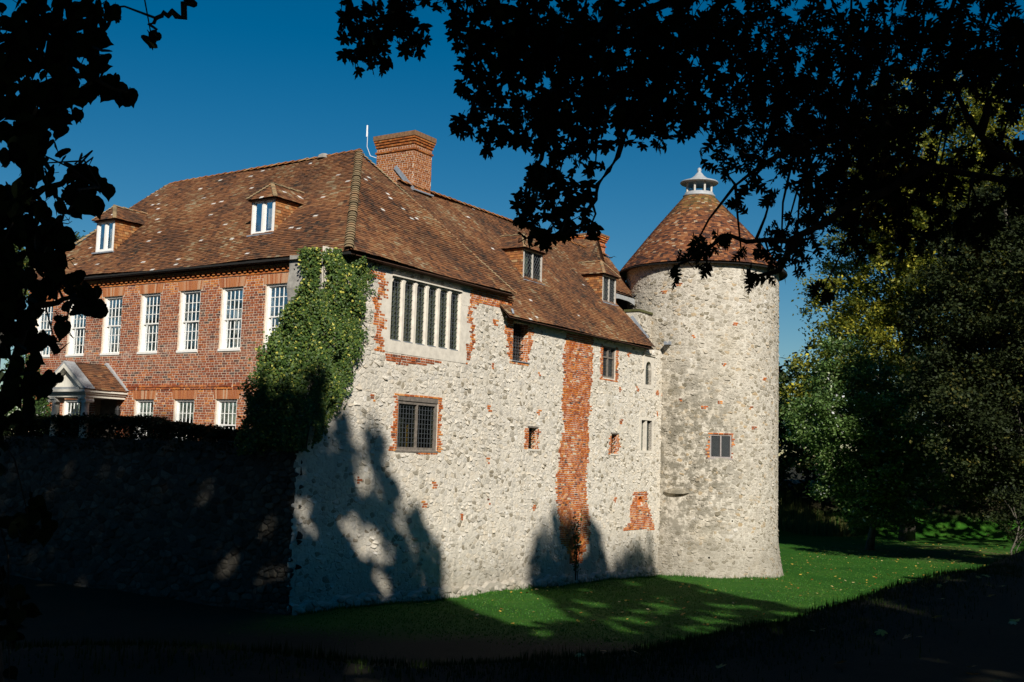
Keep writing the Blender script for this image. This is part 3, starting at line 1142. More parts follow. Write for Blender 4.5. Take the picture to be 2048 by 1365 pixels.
# string course and dentilled brick cornice
sc = []
u = 2.0
while u < 14.4:
    if not 9.0 < u < 11.0:
        for z0_, pr in ((5.935, .035), (6.01, .055)):
            sc += brick_pieces(WL, u, u + .215, z0_, z0_ + .076, lambda a, b: True, (), w=pr, tone=lambda a, b: random.uniform(.2, .9))
    u += .227
mb = MB()
for v, f, r_, *_ in sc:
    mb.add(v, f, r_)
mb.build('string_course', 'house_brick', house)
cor = MB()
u = 1.2
k = 0
while u < 14.45:
    for z0_, pr in ((9.345, .03), (9.495, .09)):
        cor.box(WL, u, u + .10, z0_ + .002, z0_ + .066, -.01, pr + random.uniform(-.003, .003), random.uniform(.6, .95), False)
    if k % 2 == 0:
        cor.box(WL, u, u + .10, 9.422, 9.488, -.01, .085 + random.uniform(-.004, .004), random.uniform(.6, .95), False)
    u += .112
    k += 1
cor.build('dentil_cornice', 'house_brick', house)
for u, w in WINS:
    sash_window(house, u, 7.08, 9.02, w - .004, 4, 6, curtain=u in (4.50, 10.0))
for u in (4.50, 6.33, 8.17, 11.8, 13.6):
    sash_window(house, u, 4.08, 5.63, .896, 4, 4, curtain=False)
# dark door leaf inside the porch
dm = MB().box(WL, 9.5, 10.55, 3.95, 5.72, -.25, -.2)
dr = dm.build('door', 'grey_oak', house)
MB().tube([WL(9.62, 4.9, -.2), WL(9.62, 4.9, -.14)], [.03, .03], 8).build('handle', 'iron', dr)

# other walls and floors of the shell
sh = MB()
for (a, b_) in (((8.4, 0.3), (8.4, 14.5)), ((0.0, 14.5), (8.4, 14.5))):
    sh.add([P(*a, -1), P(*b_, -1), P(*b_, 9.7), P(*a, 9.7)], [(0, 1, 2, 3)])
sh.add([P(0.02, .3, 6.35), P(8.4, .3, 6.35), P(8.4, 14.5, 6.35), P(0.02, 14.5, 6.35)], [(0, 1, 2, 3)])
sh.add([P(0.02, .3, 9.6), P(8.4, .3, 9.6), P(8.4, 14.5, 9.6), P(0.02, 14.5, 9.6)], [(0, 1, 2, 3)])
sh.add([P(0.02, .3, 3.6), P(8.4, .3, 3.6), P(8.4, 14.5, 3.6), P(0.02, 14.5, 3.6)], [(0, 1, 2, 3)])
sh.add([P(3.4, .4, 3.6), P(3.4, 14.4, 3.6), P(3.4, 14.4, 9.6), P(3.4, .4, 9.6)], [(0, 1, 2, 3)])
for t in (1.2, 3.55, 7.25, 9.1, 10.9, 12.7):
    sh.add([P(.75, t, 3.6), P(3.4, t, 3.6), P(3.4, t, 9.6), P(.75, t, 9.6)], [(0, 1, 2, 3)])
sh.build('inner_walls', 'interior_plaster', house)

# roof of the house: front slope, hip over the stone wall, far slopes
AP, AQ = P(4.2, 3.35, 14.1), P(4.2, 12.6, 13.95)
E1, E2, E3, E4 = P(-.27, -.26, 9.75), P(8.45, -.26, 9.75), P(8.75, 14.9, 9.73), P(-.27, 14.9, 9.73)
ru = MB()
dn = ZU * -0.085
ru.add([p + dn for p in (E4, E1, AP, AQ)], [(0, 1, 2, 3)])
ru.add([p + dn for p in (E1, E2, AP)], [(0, 1, 2)])
ru.add([p + dn for p in (E2, E3, AQ, AP)], [(0, 1, 2, 3)])
ru.add([p + dn for p in (E3, E4, AQ)], [(0, 1, 2)])
ru.add([p + ZU * -.10 for p in (E1, E2, E3, E4)], [(0, 1, 2, 3)])
hroof = ru.build('roof', 'roof_underlay', house)


def patchy(lo=0.0, lich=0.012, k1=.9, k2=1.3):
    ph = random.uniform(0, 9)
    def f(u, g):
        s = .5 + .16 * math.sin(u * k1 + ph) * math.sin(g * k2 + ph * 2) + .10 * math.sin(u * 3.1 + g * 2.3 + ph)
        v = s + random.gauss(0, .15) + lo
        if random.random() < lich:
            return random.uniform(.975, 1)
        return min(.95, max(0, v))
    return f


lf_t = tile_pieces([E4, E1, AP, AQ], tone=patchy(.02, .012))
hip_t = tile_pieces([E1, E2, AP], tone=patchy(.02, .002))
pieces('roof_tile', 'roof_tile', hroof, lf_t, 150, 'front_tiles')
pieces('roof_tile', 'roof_tile', hroof, hip_t, 150, 'hip_tiles')


def bonnets(a, b_, n, parent, r=0.11, single=True, name='bonnet_tile', mat='cheek_tile', low=.0):
    a, b_ = np.asarray(a, float), np.asarray(b_, float)
    d = (b_ - a) / n
    dd = d / np.linalg.norm(d)
    x = np.cross(dd, ZU)
    x /= np.linalg.norm(x)
    y = np.cross(x, dd)
    for k in range(n):
        mb = MB()
        p = a + d * k
        v = []
        r0 = r * random.uniform(.92, 1.1)
        for (q, rr, lift) in ((p - d * .12, r0, .035), (p + d * 1.05, r0 * .82, .005)):
            for m_ in range(7):
                an = math.pi * m_ / 6
                v.append(q + x * math.cos(an) * rr * 1.15 + y * (math.sin(an) * rr * .75 + lift + low))
        for m_ in range(7):
            v.append(v[m_] * .999 + (-y * .018) + (p - d * .12) * .001)
        f = [(m_, m_ + 1, 8 + m_, 7 + m_) for m_ in range(6)] + [(14 + m_, 15 + m_, m_ + 1, m_) for m_ in range(6)]
        mb.add(v, f, random.uniform(.2, .95))
        mb.build(name, mat, parent, False)


mat_pieces('bonnet_tile', [(0.0, (0.16, 0.12, 0.07)), (0.5, (0.27, 0.20, 0.11)), (0.8, (0.33, 0.22, 0.12)), (1.0, (0.30, 0.14, 0.06))], 0.3, 0.92, 0.5, 0.006, 22)
bonnets(E1 + ZU * .02, AP, 46, hroof, .13, mat='bonnet_tile')
bonnets(E2 + ZU * .0, AP, 44, hroof, .07, mat='bonnet_tile', low=-.02)
bonnets(AP, AQ, 28, hroof, .11, name='ridge_tile')
bonnets(E4 + ZU * .02, AQ, 34, hroof, .10, mat='bonnet_tile')
# eaves board and gutter
mb = MB()
mb.bar(E4 + ZU * -.075 - nL * .05, E1 + ZU * -.075 - nL * .05, .11, .10)
mb.bar(E1 + ZU * -.06 - nR * .16, E2 + ZU * -.06 - nR * .16, .06, .06)
mb.build('gutter', 'black_gutter', house)
MB().add([P(-.3, 14.8, 9.64), P(-.3, -.3, 9.64), P(0.05, -.3, 9.68), P(.05, 14.8, 9.68)], [(0, 1, 2, 3)]).build('soffit', 'grey_oak', house)


def dormer(parent, G, F, p0, p1, q, z0, z1, slope, diamond, frame_mat, zr, glass='leaded_glass', cheek_sign=1, over=.12, roof_tone=0.0):
    """G(p,q,z): along eave, inwards, up. slope(z) gives q on the main roof. F: (p, z, w) with w outwards from q=0"""
    def FF(u, z, w=0.0):
        return F(u, z, w - q)
    fwid = .07
    fr = MB()
    pm = (p0 + p1) / 2
    for a, b_, c_, d_ in ((p0, p0 + fwid, z0, z1), (p1 - fwid, p1, z0, z1), (p0 + fwid, p1 - fwid, z1 - .06, z1), (p0 + fwid, p1 - fwid, z0, z0 + .07), (pm - .03, pm + .03, z0 + .07, z1 - .06)):
        fr.box(FF, a, b_, c_, d_, -.09, 0 if a != pm - .03 else -.004)
    dm_ = fr.build('dormer', frame_mat, parent)
    MB().box(FF, p0 - .08, p1 + .08, z0 - .05, z0 - .003, -.1, .10).build('sill', 'lead', dm_)
    cm = MB()
    for a, b_ in ((p0 + fwid, pm - .03), (pm + .03, p1 - fwid)):
        pane_quad(FF, a, b_, z0 + .07, z1 - .06, -.05, 'pane', glass, dm_)
        if diamond:
            cm.merge(diamonds(FF, a, b_, z0 + .07, z1 - .06, -.04, 4, .014))
        else:
            cm.box(FF, a + .01, a + .045, z0 + .07, z1 - .06, -.05, -.02)
            cm.box(FF, b_ - .045, b_ - .01, z0 + .07, z1 - .06, -.05, -.02)
            cm.box(FF, a + .045, b_ - .045, z0 + .07, z0 + .11, -.05, -.021)
            cm.box(FF, a + .045, b_ - .045, z1 - .1, z1 - .06, -.05, -.021)
    cm.build('lead_cames' if diamond else 'sash', 'came_lead' if diamond else frame_mat, dm_)
    # dark room behind, curtain
    bx = MB()
    bx.add([G(p0 + .05, q + .75, z0), G(p1 - .05, q + .75, z0), G(p1 - .05, q + .75, z1), G(p0 + .05, q + .75, z1)], [(0, 1, 2, 3)])
    bx.add([G(p0 + .03, q + .1, z0), G(p1 - .03, q + .1, z0), G(p1 - .03, q + .75, z0), G(p0 + .03, q + .75, z0)], [(0, 1, 2, 3)])
    bx.build('inner_room', 'interior_plaster', dm_)
    cuu = MB()
    for k in range(8):
        a = p0 + .08 + (p1 - p0) * .045 * k
        b_ = a + (p1 - p0) * .045
        w1, w2 = -.16 + .02 * (k % 2), -.16 + .02 * ((k + 1) % 2)
        cuu.add([FF(a, z0 + .07, w1), FF(b_, z0 + .07, w2), FF(b_, z1 - .06, w2), FF(a, z1 - .06, w1)], [(0, 1, 2, 3)])
    cuu.build('curtain', 'curtain', dm_)
    # cheeks
    ch = MB()
    ct = []
    for pe, sg in ((p0, -1), (p1, 1)):
        qa = slope(z1)
        tri = [G(pe + sg * .01, q + .01, z0), G(pe + sg * .01, qa, z1), G(pe + sg * .01, q + .01, z1)]
        ch.add(tri, [(0, 1, 2)])
        # tile hanging: clip courses to the triangle
        zz = z0
        k = 0
        while zz < z1 - .02:
            qe = q + (qa - q) * (zz + .05 - z0) / (z1 - z0)
            x = q - (.08 if k % 2 else 0)
            while x < qe:
                a, b_ = max(x, q), min(x + .16, qe)
                x += .165
                if b_ - a < .02:
                    continue
                o_ = pe + sg * .012
                l1, l2 = sg * random.uniform(.016, .026), sg * .004
                zt = min(z1, zz + .115)
                v = [G(o_ + l1, a, zz), G(o_ + l1, b_, zz), G(o_ + l2, b_, zt), G(o_ + l2, a, zt), G(o_, a, zz), G(o_, b_, zz)]
                ct.append((v, [(0, 1, 2, 3), (4, 5, 1, 0)], random.random(), 0))
            zz += .095
            k += 1
    ch.build('cheek', 'roof_underlay', dm_)
    cb = MB()
    for v, f, r_, _ in ct:
        cb.add(v, f, r_)
    cb.build('cheek_tiles', 'cheek_tile', dm_)
    # hipped roof
    ze = z1 + .02
    a0, a1, qf = p0 - over, p1 + over, q - over
    half = (a1 - a0) / 2
    hf = G(pm, qf + half * .75, zr)
    rb = G(pm, slope(zr) + .1, zr)
    eb0, eb1 = G(a0, slope(ze) + .05, ze), G(a1, slope(ze) + .05, ze)
    f0, f1 = G(a0, qf, ze), G(a1, qf, ze)
    und = MB()
    for poly in ([f0, f1, hf], [eb0, f0, hf, rb], [f1, eb1, rb, hf]):
        und.add([p_ + ZU * -.012 for p_ in poly], [tuple(range(len(poly)))])
    und.add([p_ + ZU * -.05 for p_ in (f0, f1, eb1, eb0)], [(0, 1, 2, 3)])
    dr_ = und.build('dormer_roof', 'roof_underlay', dm_)
    tl = MB()
    for poly in ([f0, f1, hf], [eb0, f0, hf, rb], [f1, eb1, rb, hf]):
        for v, f, r_, _ in tile_pieces(poly, gauge=.09, wave=0.0, lift=.026, tone=patchy(roof_tone, .03 if not diamond else .004)):
            tl.add(v, f, r_)
    tl.build('roof_tiles', 'roof_tile', dm_)
    for a, b_, n in ((f0, hf, 8), (f1, hf, 8), (hf, rb, 4)):
        d = (b_ - a) / n
        bb = MB()
        x = np.cross(d / np.linalg.norm(d), ZU)
        x /= np.linalg.norm(x)
        for k in range(n):
            v = []
            for qx, rr, lf in ((a + d * (k - .1), .075, .045), (a + d * (k + 1.05), .062, .022)):
                for m_ in range(5):
                    an = math.pi * m_ / 4
                    v.append(qx + x * math.cos(an) * rr + ZU * (math.sin(an) * rr * .8 + lf - .03))
            bb.add(v, [(m_, m_ + 1, 6 + m_, 5 + m_) for m_ in range(4)] + [(0, 1, 2, 3, 4)], random.random())
        bb.build('hip_bonnets', 'bonnet_tile', dm_)
    return dm_


slopeL = lambda z: (z - 9.73) / .949 - .35
GL = lambda p, q, z: P(q, p, z)
for (t0, t1, lab) in ((3.62, 4.58, 'nearer the hip'), (11.1, 12.02, 'further along')):
    dormer(house, GL, lambda u, z, w: WL(u, z, w), t0, t1, .70, 10.73, 11.83, slopeL, False, 'white_paint', 12.38, 'window_glass')

# chimney on the ridge
def chimney(parent, s0, s1, t0, t1, zb, zt, mat, label, bands, flash=True):
    def FR(u, z, w=0.0):
        return P(u, t0 - w, z)
    def FLf(u, z, w=0.0):
        return P(s0 - w, u, z)
    core = MB()
    core.add([P(s, t, z) for z in (zb, zt - .02) for s, t in ((s0, t0), (s1, t0), (s1, t1), (s0, t1))],
             [(0, 1, 5, 4), (1, 2, 6, 5), (2, 3, 7, 6), (3, 0, 4, 7), (4, 5, 6, 7)])
    ch = core.build('chimney', 'house_mortar', parent)
    bl = brick_pieces(FR, s0, s1, zb, zt, lambda a, b: True, tone=lambda a, b: min(1, max(0, random.gauss(.5, .2))))
    bl += brick_pieces(FLf, t0, t1, zb, zt, lambda a, b: True, tone=lambda a, b: min(1, max(0, random.gauss(.5, .2))))
    # far sides
    bl += brick_pieces(lambda u, z, w=0: P(s1 + w, u, z), t0, t1, zb, zt, lambda a, b: True)
    pieces('brick', mat, ch, p4(bl), 120, 'brickwork', score=lambda p: p[3])
    for za, zb_, o in bands:
        m2 = MB()
        for (F, a, b_) in ((FR, s0 - o, s1 + o), (FLf, t0 - o, t1 + o)):
            for v, f, r_, *_ in brick_pieces(F, a, b_, za, zb_ + .001, lambda a, b: True, w=o):
                m2.add(v, f, r_)
        m2.add([P(s, t, z) for z in (za, zb_ - .008) for s, t in ((s0 - o + .006, t0 - o + .006), (s1 + o, t0 - o + .006), (s1 + o, t1 + o), (s0 - o + .006, t1 + o))],
               [(0, 1, 5, 4), (1, 2, 6, 5), (2, 3, 7, 6), (3, 0, 4, 7), (4, 5, 6, 7), (0, 3, 2, 1)], .3)
        m2.build('corbel_course', mat, ch)
    return ch


ch1 = chimney(house, 7.23, 8.30, 3.42, 5.12, 12.6, 15.45, 'chimney_brick', '', [(14.98, 15.056, .045), (15.2, 15.276, .04), (15.30, 15.376, .065), (15.39, 15.466, .09)])
MB().box(lambda u, z, w=0: P(u, 3.42 - w, z), 7.12, 8.41, 15.47, 15.64, -1.81, .11).build('chimney_cap', 'cap_brick', ch1)
fl = MB()
fl.bar(P(7.19, 3.36, 13.50), P(8.34, 3.36, 13.50), .14, .05)
for k in range(7):
    t = 3.36 + k * .12
    fl.bar(P(7.19, t, 13.50 + k * .13), P(7.19, t + .13, 13.50 + k * .13 + .13), .03, .16)
fl.build('lead_flashing', 'lead', ch1)
ae = MB()
ap = P(7.15, 5.2, 14.9)
ae.tube([ap + np.array([.1, 0, -.05]), ap + np.array([-.12, -.02, .02]), ap + np.array([-.25, -.03, .35]), ap + np.array([-.25, -.03, .9])], [.013, .013, .012, .011], 6)
ae.bar(ap + np.array([-.27, -.03, .72]), ap + np.array([-.27, -.03, 1.15]), .05, .05)
ae.build('aerial', 'aerial_white', ch1)
# pale lump of mortar near the ridge
MB().lathe(P(4.2, 4.9, 14.06), [(.25, 0), (.22, .10), (.1, .17)], 8).build('mortar_fillet', 'old_render', hroof)

# porch with pediment and two ionic columns
porch = MB()
for a, b_, c_, d_, e_, f_ in ((9.08, 10.98, 5.62, 5.72, .02, 1.50), (9.02, 11.04, 5.72, 5.78, .02, 1.56), (8.96, 11.10, 5.78, 5.86, .02, 1.64)):
    porch.box(WL, a, b_, c_, d_, e_, f_)
pb = porch.build('porch', 'cream_paint', house)
pe = MB()
pe.prism(WL, [(9.25, 5.87), (10.81, 5.87), (10.03, 6.50)], 1.38, 1.44)
pe.build('tympanum', 'cream_paint', pb)
rk = MB()
for sg in (-1, 1):
    a = (10.03 + sg * 1.10, 5.88)
    b_ = (10.03, 6.70)
    rk.prism(WL, [a, (a[0] - sg * .20, a[1]), (b_[0], b_[1] - .16), b_], 1.40, 1.66)
rk.build('raking_cornice', 'cream_paint', pb)
ld = MB()
ld.prism(WL, [(9.3, 5.865), (10.76, 5.865), (10.7, 5.93), (9.36, 5.93)], 1.44, 1.62)
for sg in (-1, 1):
    ld.prism(WL, [(10.03 + sg * 1.12, 5.90), (10.03 + sg * 0.98, 5.90), (10.03, 6.70), (10.03, 6.82)], 0.01, .10)
    ld.prism(WL, [(10.03 + sg * 1.14, 5.885), (10.03 + sg * 1.05, 5.885), (10.03, 6.685), (10.03, 6.755)], 1.30, 1.665)
ld.build('lead_capping', 'pale_lead', pb)
pru = MB()
ptl = MB()
for sg in (-1, 1):
    e0, e1 = WL(10.03 + sg * 1.08, 5.87, 1.36), WL(10.03 + sg * 1.08, 5.87, .08)
    r1, r0_ = WL(10.03, 6.70, .08), WL(10.03, 6.70, 1.36)
    pru.add([e0, e1, r1, r0_], [(0, 1, 2, 3)])
    for v, f, r_, _ in tile_pieces([e0, e1, r1, r0_], wave=0, tone=patchy(-.08, 0)):
        ptl.add(v, f, r_)
pru.build('porch_roof', 'roof_underlay', pb)
ptl.build('roof_tiles', 'roof_tile', pb)
for uc in (9.30, 10.76):
    cb_ = WL(uc, 0, 1.32)
    co = MB()
    co.lathe(cb_, [(.17, 3.95), (.17, 4.05), (.135, 4.08), (.13, 4.8), (.112, 5.42), (.125, 5.44), (.13, 5.47)], 18)
    c_o = co.build('column', 'cream_paint', pb, True)
    cp = MB()
    cp.box(WL, uc - .17, uc + .17, 5.56, 5.618, 1.15, 1.49)
    for sg in (-1, 1):
        for w0, w1 in ((1.17, 1.47),):
            pts = [(uc + sg * .15 + .065 * math.cos(x * math.pi / 6), 5.51 + .065 * math.sin(x * math.pi / 6)) for x in range(12)]
            cp.prism(WL, pts, w0, w1)
    cp.box(WL, uc - .12, uc + .12, 5.48, 5.556, 1.2, 1.44)
    cp.build('capital', 'cream_paint', c_o)
# lantern under the porch roof
ln = MB()
ln.lathe(WL(9.25, 0, .14), [(.02, 5.42), (.06, 5.36), (.10, 5.28), (.085, 5.27), (.07, 5.05), (.03, 5.0)], 8)
ln.bar(WL(9.25, 5.40, .0), WL(9.25, 5.40, .14), .02)
ln.build('porch_lantern', 'iron', pb)

# ================================================================== stone range
rangeb = thing('stone_range', P(10, 2, -.4), 'pale rubble stone range with a long mullioned window and a tall strip of red brick', 'house')
BIG = (2.02, 5.60, 7.50, 9.40, .34)
W2 = (2.54, 4.56, 4.27, 5.88, .25)
DOOR = (8.80, 9.80, 7.48, 8.84, .36)
SL1 = (10.02, 10.58, 4.46, 5.20, .24)
W3 = (15.50, 16.60, 7.40, 8.66, .25)
SL2 = (16.38, 16.90, 4.40, 5.18, .24)
W4 = (19.10, 20.14, 4.58, 5.86, .3)
LAN = (19.40, 20.00, 7.38, 8.40, .3)
LOW = (13.18, 14.22, .22, .92, .22)
NIC = (18.84, 19.32, 2.28, 2.66, .22)
HOLES = [BIG, W2, DOOR, SL1, W3, SL2, W4, LAN, LOW, NIC]
BP = dict(
    bw_left=[(0.99, 9.41), (1.65, 9.44), (1.71, 9.23), (1.85, 9.21), (1.82, 8.71), (1.47, 8.63), (1.6, 8.4), (1.65, 8.1), (1.86, 8.09), (1.85, 7.8), (1.51, 7.7), (1.73, 7.53), (1.76, 7.11), (1.37, 7.13), (1.51, 7.29), (1.3, 7.41), (1.37, 7.71), (1.27, 7.92), (1.36, 8.3), (1.19, 8.39), (1.18, 8.64), (1.44, 8.75), (1.44, 9.19), (1.0, 9.24)],
    bw_right=[(6.21, 9.7), (8.74, 9.7), (8.65, 9.17), (6.61, 9.18), (6.44, 9.01), (6.18, 8.94), (6.26, 8.59), (6.43, 8.27), (6.38, 7.48), (6.09, 7.11), (6.0, 7.1), (5.99, 7.74), (6.16, 7.77), (6.24, 8.45), (5.98, 8.45), (6.03, 9.02)],
    bw_below=[(1.78, 7.11), (2.78, 7.12), (4.56, 7.12), (4.68, 7.02), (3.77, 6.88), (2.51, 6.80), (1.91, 6.88)],
    door_l=[(8.41, 8.91), (8.79, 9.03), (8.79, 8.44), (8.79, 7.37), (8.59, 7.39), (8.42, 8.15), (8.27, 8.48)],
    door_r=[(9.80, 8.9), (10.11, 8.74), (10.11, 8.15), (9.88, 7.95), (9.9, 7.36), (8.70, 7.36), (8.70, 7.48), (9.8, 7.48)],
    col=[(12.53, 8.9), (14.6, 8.9), (14.68, 8.01), (14.63, 7.23), (14.42, 6.44), (14.6, 6.06), (14.38, 5.66), (14.51, 4.51), (14.32, 3.36), (14.44, 2.6), (14.72, 1.83), (14.76, 0.97), (13.39, 0.7), (12.43, 1.09), (12.32, 1.91), (12.1, 2.64), (12.02, 3.55), (12.22, 3.92), (12.25, 4.83), (12.53, 5.21), (12.28, 6.31), (12.44, 6.88), (12.32, 7.81)],
    niche=[(18.51, 2.84), (19.71, 2.87), (19.88, 2.3), (20.35, 1.65), (20.62, 1.22), (17.56, 1.3), (17.74, 1.43), (18.19, 1.62), (18.08, 2.13), (18.44, 2.43)],
    w2=[(2.3, 6.0), (4.74, 6.0), (4.73, 5.41), (4.77, 4.24), (4.54, 4.16), (2.48, 4.2), (2.1, 4.31), (2.38, 4.41), (2.27, 5.0), (2.39, 5.74)],
    slit1=[(9.76, 5.25), (10.75, 5.25), (10.72, 4.44), (9.8, 4.44)],
    slit2=[(16.2, 5.2), (16.99, 5.2), (17.15, 4.77), (16.98, 4.36), (16.15, 4.36), (16.22, 4.84)],
    w3=[(15.30, 8.72), (16.82, 8.72), (16.85, 7.29), (15.30, 7.31)])
SINGLES = [(1.37, 5.74), (7.49, 5.75), (10.69, 5.77), (4.54, 3.23), (7.63, 7.19), (7.67, 8.67), (10.65, 7.19), (7.47, 4.01), (17.05, 7.02), (17.2, 5.72), (7.61, 2.67), (4.03, 2.66), (16.8, 2.56), (17.81, 8.5), (10.52, 2.4), (18.67, 7.14), (0.9, 3.4), (20.6, 7.1), (20.7, 6.2), (6.1, 2.2)]
for i, (u, z) in enumerate(SINGLES):
    w = random.choice((.12, .22))
    BP['one%d' % i] = [(u - w / 2, z - .11), (u + w / 2, z - .11), (u + w / 2, z + .12), (u - w / 2, z + .12)]
# dressed stone around the long window (toothed into the wall), and around the two smaller stone windows
SUR = [(1.66, 9.47), (6.24, 9.47), (6.02, 9.02), (5.96, 8.46), (6.20, 8.42), (6.13, 7.78), (5.96, 7.74), (5.96, 7.12), (1.76, 7.12), (1.72, 7.52), (1.50, 7.68),
       (1.84, 7.82), (1.84, 8.08), (1.64, 8.10), (1.46, 8.62), (1.80, 8.72), (1.84, 9.2), (1.68, 9.24)]
SUR4 = [(18.92, 4.46), (20.32, 4.46), (20.32, 5.98), (18.92, 5.98)]
SURL = [(19.2, 7.2), (20.2, 7.2), (20.2, 8.72), (19.2, 8.72)]
PATCH = list(BP.values()) + [SUR, SUR4, SURL]
PB = [(min(p[0] for p in q), max(p[0] for p in q), min(p[1] for p in q), max(p[1] for p in q)) for q in PATCH]


def blockedR(u, z):
    for h in HOLES:
        if h[0] - .03 < u < h[1] + .03 and h[2] - .03 < z < h[3] + .03:
            return True
    for q, bb in zip(PATCH, PB):
        if bb[0] < u < bb[1] and bb[2] < z < bb[3] and in_poly(u, z, q):
            return True
    return False


def topR(u):
    if u < -1.02:
        return 7.4 + (u + 1.02) * 1.8 + .2 * math.sin(u * 9)
    if u < 8.45:
        return 9.68
    return 8.92


wall = wall_sheet(WR, -1.68, 21.5, -1.0, 9.76, HOLES, 0.16, .35, .012, keep=lambda u, z: z < topR(u) + .05).build('stone_wall', 'lime_mortar', rangeb)
stn = stone_pieces(WR, -1.66, 21.4, -.9, 9.7, blockedR, .172, .110, .95, keep=lambda u, z: z < topR(u) - .04)
pieces('stone', 'rubble_stone', wall, stn, 300, 'rubble', False,
       score=lambda p: p[3] + (60 if (p[0][0] - K) @ dR < 1.0 else 0) + (30 if p[0][0][2] < 2.0 else 0))
bl = []
for nm, poly in BP.items():
    xs, zs = [p[0] for p in poly], [p[1] for p in poly]
    wob = .018 if nm == 'col' else .006
    tone = (lambda a, b: min(1, max(0, random.gauss(.52, .24)))) if not nm.startswith('bw_below') else (lambda a, b: random.uniform(0, .4))
    hl_ = [h for h in HOLES]
    bl += brick_pieces(WR, min(xs) - .05, max(xs) + .1, min(zs), max(zs), lambda a, b, q=poly: in_poly(a, b, q), hl_, length=.225, joint=.021, w=.014, tone=tone, wob=wob)
# brick lining of the visible jambs
for h in (DOOR, SL1, SL2, LOW):
    def FJ(u, z, w=0.0, h=h):
        return WR(h[1] - w, z, -u)
    bl += brick_pieces(FJ, .0, h[4], h[2], h[3], lambda a, b: True, w=.004, tone=lambda a, b: min(1, max(0, random.gauss(.6, .2))))
pieces('brick', 'tudor_brick', wall, p4(bl), 300, 'brick_patches')

# long mullioned window
mb = MB()
fill = [q for q in SUR]
# frame slab: pieces around the opening
mb.box(WR, 1.72, 6.12, 9.40, 9.468, -.3, .012)
mb.box(WR, 1.78, 5.98, 7.12, 7.499, -.3, .014)
for a, b_, z0_, z1_ in ((1.70, 2.02, 8.72, 9.399), (1.50, 2.02, 8.10, 8.719), (1.86, 2.02, 7.80, 8.099), (1.55, 2.02, 7.50, 7.799),
                        (5.60, 6.08, 9.0, 9.399), (5.60, 5.98, 8.46, 8.999), (5.60, 6.17, 7.78, 8.459), (5.60, 5.97, 7.50, 7.779)):
    mb.box(WR, a, b_, z0_, z1_, -.3, .012 + random.uniform(-.003, .004))
bw = mb.build('window', 'dressed_stone', rangeb)
NL = 6
pitch_ = (BIG[1] - BIG[0]) / NL
LW = .37
for k in range(NL + 1):
    uc = BIG[0] + pitch_ * k
    if k == 0:
        prof = [(BIG[0], -.20), (BIG[0] + .075, -.20), (BIG[0] + .075, -.05), (BIG[0] + .02, .0), (BIG[0], .0)]
    elif k == NL:
        prof = [(BIG[1], -.20), (BIG[1], .0), (BIG[1] - .02, .0), (BIG[1] - .075, -.05), (BIG[1] - .075, -.20)]
    else:
        prof = [(uc - .095, -.20), (uc - .095, -.05), (uc - .05, .0), (uc + .05, .0), (uc + .095, -.05), (uc + .095, -.20)]
    m2 = MB()
    n = len(prof)
    v = [WR(u, 7.50, w) for u, w in prof] + [WR(u, 9.40, w) for u, w in prof]
    m2.add(v, [tuple(range(n)), tuple(range(n, 2 * n))] + [(i, (i + 1) % n, n + (i + 1) % n, n + i) for i in range(n)])
    m2.build('mullion', 'dressed_stone', bw)
hd = MB()
cames = MB()
for k in range(NL):
    a, b_ = BIG[0] + pitch_ * k + .08, BIG[0] + pitch_ * (k + 1) - .08
    rr = .11
    for sg, ue in ((1, a), (-1, b_)):
        pts = [(ue, 9.399), (ue, 9.399 - rr - .05)] + [(ue + sg * rr * (1 - math.cos(x * math.pi / 10)), 9.349 - rr + rr * math.sin(x * math.pi / 10)) for x in range(1, 6)] + [(ue + sg * rr, 9.399)]
        hd.prism(WR, pts, -.19, -.02)
    hd.box(WR, a + rr, b_ - rr, 9.349, 9.399, -.19, -.02)
    pane_quad(WR, a, b_, 7.51, 9.39, -.075, 'pane', 'leaded_glass', bw)
    cames.merge(lattice(WR, a, b_, 7.51, 9.39, -.07, 3, 13, .016))
    for q in range(1, 13, 2):
        cames.box(WR, a, b_, 7.51 + 1.88 * q / 13 - .008, 7.51 + 1.88 * q / 13 + .008, -.06, -.05)
hd.build('window_head', 'dressed_stone', bw)
cames.build('lead_cames', 'came_lead', bw)
hm = MB()
hm.box(WR, 2.02, 5.60, 9.402, 9.44, .012, .06)
hm.build('label_mould', 'dressed_stone', bw)
ls = MB()
for k in range(NL):
    uc = BIG[0] + pitch_ * (k + .5)
    ls.box(WR, uc - .2, uc + .2, 7.490, 7.515, -.2, .02)
ls.build('lead_sill', 'lead', bw)
# inner splay of the wall behind the mullions
sp = MB()
sp.add([WR(BIG[1] + .05, 7.45, -.31), WR(BIG[1] + .3, 7.45, -1.1), WR(BIG[1] + .3, 9.45, -1.1), WR(BIG[1] + .05, 9.45, -.31)], [(0, 1, 2, 3)])
for k in range(1, NL):
    uc = BIG[0] + pitch_ * k
    sp.add([WR(uc + .08, 7.5, -.201), WR(uc + .04, 7.5, -.5), WR(uc + .04, 9.4, -.5), WR(uc + .08, 9.4, -.201)], [(0, 1, 2, 3)])
    sp.add([WR(uc - .08, 7.5, -.201), WR(uc - .04, 7.5, -.5), WR(uc - .04, 9.4, -.5), WR(uc - .08, 9.4, -.201)], [(0, 1, 2, 3)])
sp.build('inner_splay', 'dressed_stone', bw)

# oak window low in the wall
casement(rangeb, WR, W2[0], W2[1], W2[2], W2[3] - .14, -.03, 'grey_oak', 2, 6, 9, fw_=.09, lintel=.15)
am = MB()
for k in range(9):
    u = W2[0] + .15 + k * .21
    am.box(WR, u, u + .05, 4.3, 5.4 - .05 * (k % 3), -.75 - .03 * (k % 2), -.7)
am.build('inner_screen', 'amber_cloth', rangeb)
